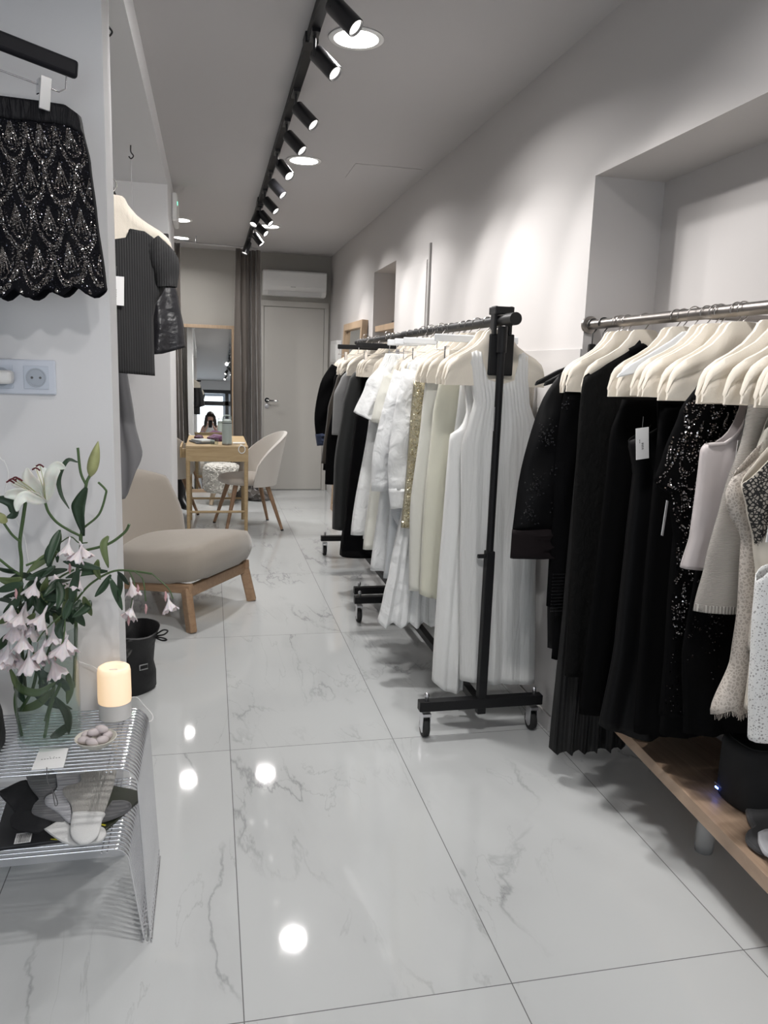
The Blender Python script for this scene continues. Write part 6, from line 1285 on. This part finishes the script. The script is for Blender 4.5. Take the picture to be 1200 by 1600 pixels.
def blossom(cx, cy, Y, r, seed, par):
    rnd = random.Random(seed); c = Q(cx / 3.81, 680 + cy / 3.81, Y) - base1
    ax = Vector((rnd.uniform(-0.45, 0.45), rnd.uniform(-0.5, 0.1), -1)).normalized(); M_ = Matrix.Translation(c) @ ax.to_track_quat('-Z', 'Y').to_matrix().to_4x4(); ph = rnd.random() * 6; ru = rnd.random() * 6
    cb_ = MB(); rings = []
    for k in range(11):
        v = k / 10; rr = r * (0.10 + 0.06 * v + 0.84 * max(0, v - 0.22) ** 1.25 / 0.78 ** 1.25); z = r * (1.1 - 1.75 * v)
        rings.append([M_ @ Vector((rr * (1 + 0.12 * v ** 2 * math.cos(5 * a + ph)) * math.cos(a), rr * (1 + 0.12 * v ** 2 * math.cos(5 * a + ph)) * math.sin(a), z + r * v ** 3 * (0.16 * math.cos(5 * a + ph + PI) + 0.12 * math.sin(11 * a + ru) + 0.2 * math.cos(a + ru)))) for a in [2 * PI * q / 40 for q in range(40)]])
    cb_.loft(rings, cap=False); cb_.tube([M_ @ Vector((0, 0, r * 1.55)), M_ @ Vector((0, 0, r * 1.15)), M_ @ Vector((0, 0, r * 0.9))], [0.0012, 0.0026, 0.002], 8)
    P_('blossom', cb_, M_ole, par)
bl = [(460, 720), (455, 880), (330, 862), (195, 915), (65, 1060), (150, 1085), (240, 1105), (90, 1165), (185, 1160), (135, 1240), (45, 1310), (105, 1345), (170, 1360), (240, 1305), (320, 1205), (370, 1275), (330, 1390), (500, 700), (400, 680), (1010, 1015), (790, 920), (775, 1055), (20, 1345), (215, 1330), (110, 1100), (400, 1255)]
for k, (x, y) in enumerate(bl): blossom(x, y, 1.80 + 0.02 * (k % 3) if x < 600 else 1.83, 0.0235 if y > 1000 and x < 600 else 0.0185, 200 + k, ol)
for k, (x, y) in enumerate([(868, 1040), (765, 1110), (820, 925), (985, 965), (415, 800), (95, 950), (330, 1320)]):
    c = Q(x / 3.81, 680 + y / 3.81, 1.82) - base1; P_('bud', MB().tube([c + Vector((0, 0, 0.014)), c + Vector((0.001, 0, 0.006)), c, c + Vector((0, 0, -0.010))], [0.0015, 0.003, 0.0034, 0.0008], 8), M_rose, ol, 0)

# ================================================================ front of the shop (seen only in the mirror)
bd_ = MB().box(-4.5, 4.5, -9.2, -9.0, -0.1, 4.2).build('opposite_building', mat('pale_render', (0.62, 0.55, 0.52), 0.9)); tag(bd_, 'pale building front across the street, reflected in the leaning mirror', 'building')
struct(MB().box(-4.5, 4.5, -9.0, -2.26, -0.15, -0.05).build('ground', mat('pavement', (0.35, 0.35, 0.35), 0.9)))
t = thing('person', 'dark-haired person in a white top holding up a phone, reflected in the leaning mirror', 'person', (0.0, 0.0, 0.0))
M_skin = mat('skin', (0.55, 0.34, 0.26), 0.5, sub=0.1); M_hair = mat('dark_brown_hair', (0.02, 0.013, 0.01), 0.5, bump=0.5, bscale=120, stretch=(4, 4, 0.4)); M_top = mat('white_top_cloth', (0.70, 0.70, 0.70), 0.8)
def skin_obj(name, verts, edges, radii, m, par, sub=2):
    me = bpy.data.meshes.new(name); me.from_pydata(verts, edges, []); o = bpy.data.objects.new(name, me); COL.objects.link(o); o.parent = par; me.materials.append(m)
    sk = o.modifiers.new('skin', 'SKIN'); sk.use_smooth_shade = True
    for i, r_ in enumerate(radii): me.skin_vertices[0].data[i].radius = (r_, r_) if not isinstance(r_, tuple) else r_
    me.skin_vertices[0].data[0].use_root = True
    u_ = o.modifiers.new('sub', 'SUBSURF'); u_.levels = sub; u_.render_levels = sub; return o
# standing behind the camera, facing +Y, head bowed to the phone held before the chest
V = [(0, -0.40, 0.90), (0, -0.40, 1.05), (0, -0.41, 1.20), (0, -0.40, 1.32), (0, -0.375, 1.395), (0, -0.35, 1.46), (0, -0.33, 1.545),
     (0.145, -0.40, 1.32), (0.215, -0.34, 1.10), (0.12, -0.14, 1.22), (0.062, -0.062, 1.315),
     (-0.145, -0.40, 1.32), (-0.215, -0.34, 1.10), (-0.12, -0.14, 1.22), (-0.062, -0.062, 1.315),
     (0.09, -0.40, 0.84), (0.10, -0.38, 0.47), (0.105, -0.41, 0.09), (0.115, -0.27, 0.035),
     (-0.09, -0.40, 0.84), (-0.10, -0.38, 0.47), (-0.105, -0.41, 0.09), (-0.115, -0.27, 0.035)]
Ed = [(0, 1), (1, 2), (2, 3), (3, 4), (4, 5), (5, 6), (3, 7), (7, 8), (8, 9), (9, 10), (3, 11), (11, 12), (12, 13), (13, 14), (0, 15), (15, 16), (16, 17), (17, 18), (0, 19), (19, 20), (20, 21), (21, 22)]
Rd = [(0.15, 0.10), (0.12, 0.09), (0.14, 0.095), 0.09, 0.048, 0.072, 0.075, 0.050, 0.040, 0.029, 0.025, 0.050, 0.040, 0.029, 0.025, 0.080, 0.055, 0.040, 0.034, 0.080, 0.055, 0.040, 0.034]
body = skin_obj('body', V, Ed, Rd, M_skin, t)
hb = MB(); hb.ball((0, -0.355, 1.535), 0.108, 0.88, 1.0, 1.10, n=14)
hb.v = [(x, y if (z > 1.575 or y < -0.33) else -0.33 - 0.01 * math.sin(30 * z), z) for x, y, z in hb.v]
for sx in (-1, 1): hb.tube(bez([(sx * 0.070, -0.35, 1.56), (sx * 0.092, -0.35, 1.46), (sx * 0.105, -0.345, 1.36), (sx * 0.098, -0.31, 1.29)], 4), [0.036] * 8 + [0.032] * 4 + [0.014], 10)
hb.build('hair', M_hair, t, True)
MB().loft([[(rx * math.cos(2 * PI * k / 24), y0 + ry * math.sin(2 * PI * k / 24), z) for k in range(24)] for rx, ry, y0, z in ((0.165, 0.12, -0.40, 0.88), (0.140, 0.11, -0.40, 1.05), (0.160, 0.12, -0.405, 1.20), (0.155, 0.105, -0.40, 1.30), (0.100, 0.085, -0.39, 1.355))], cap=False).build('white_top', M_top, t, True, solid=0.004)
for sx in (-1, 1):
    MB().loft([[(sx * x0 + r_ * math.cos(2 * PI * k / 16), y0 + r_ * math.sin(2 * PI * k / 16), z) for k in range(16)] for x0, y0, r_, z in ((0.085, -0.40, 0.092, 0.87), (0.10, -0.38, 0.075, 0.47), (0.105, -0.41, 0.068, 0.09))], cap=False).build('trouser_leg', C_black, t, True, solid=0.003)
    MB().ball((sx * 0.027, -0.256, 1.535), 0.008, n=6).build('eye', mat('dark_eye', (0.02, 0.015, 0.01), 0.3), t, True)
    MB().loft([[(sx * 0.112 + w_ * math.cos(2 * PI * k / 16), -0.33 + l_ * math.sin(2 * PI * k / 16), z) for k in range(16)] for w_, l_, z in ((0.045, 0.13, 0.0), (0.048, 0.133, 0.02), (0.040, 0.11, 0.055), (0.03, 0.06, 0.09))]).build('shoe', M_boot, t, True)
MB().ball((0, -0.242, 1.505), 0.012, 0.8, 1.0, 1.6, n=6).build('nose', M_skin, t, True); MB().ball((0, -0.258, 1.472), 0.014, 1.5, 0.6, 0.5, n=6).build('mouth', mat('lips', (0.4, 0.14, 0.13), 0.5), t, True)
for sx in (-1, 1):
    hd = [(sx * 0.062, -0.062, 1.315), (sx * 0.056, -0.048, 1.345)]; ed = [(0, 1)]; rd = [0.025, 0.022]
    for q in range(4):
        a = len(hd); z0 = 1.335 + 0.014 * q; hd += [(sx * 0.052, -0.032, z0 + 0.008), (sx * 0.046, -0.017 - 0.002 * (q % 2), z0 + 0.012), (sx * (0.041 - 0.001 * q), -0.012, z0 + 0.014)]; ed += [(1, a), (a, a + 1), (a + 1, a + 2)]; rd += [0.0085, 0.0075, 0.0065]
    a = len(hd); hd += [(sx * 0.044, -0.055, 1.365), (sx * 0.030, -0.040, 1.378)]; ed += [(1, a), (a, a + 1)]; rd += [0.010, 0.008]
    skin_obj('hand', hd, ed, rd, M_skin, t)
ph_ = MB().box(-0.037, 0.037, -0.004, 0.004, -0.095, 0.065).build('phone', M_blackp, None, bevel=0.003, loc=(0.0, -0.019, 1.368)); ph_.rotation_euler = (-math.radians(10), 0, -0.2)
tag(ph_, 'dark phone held up by the person, seen only in the leaning mirror', 'phone')
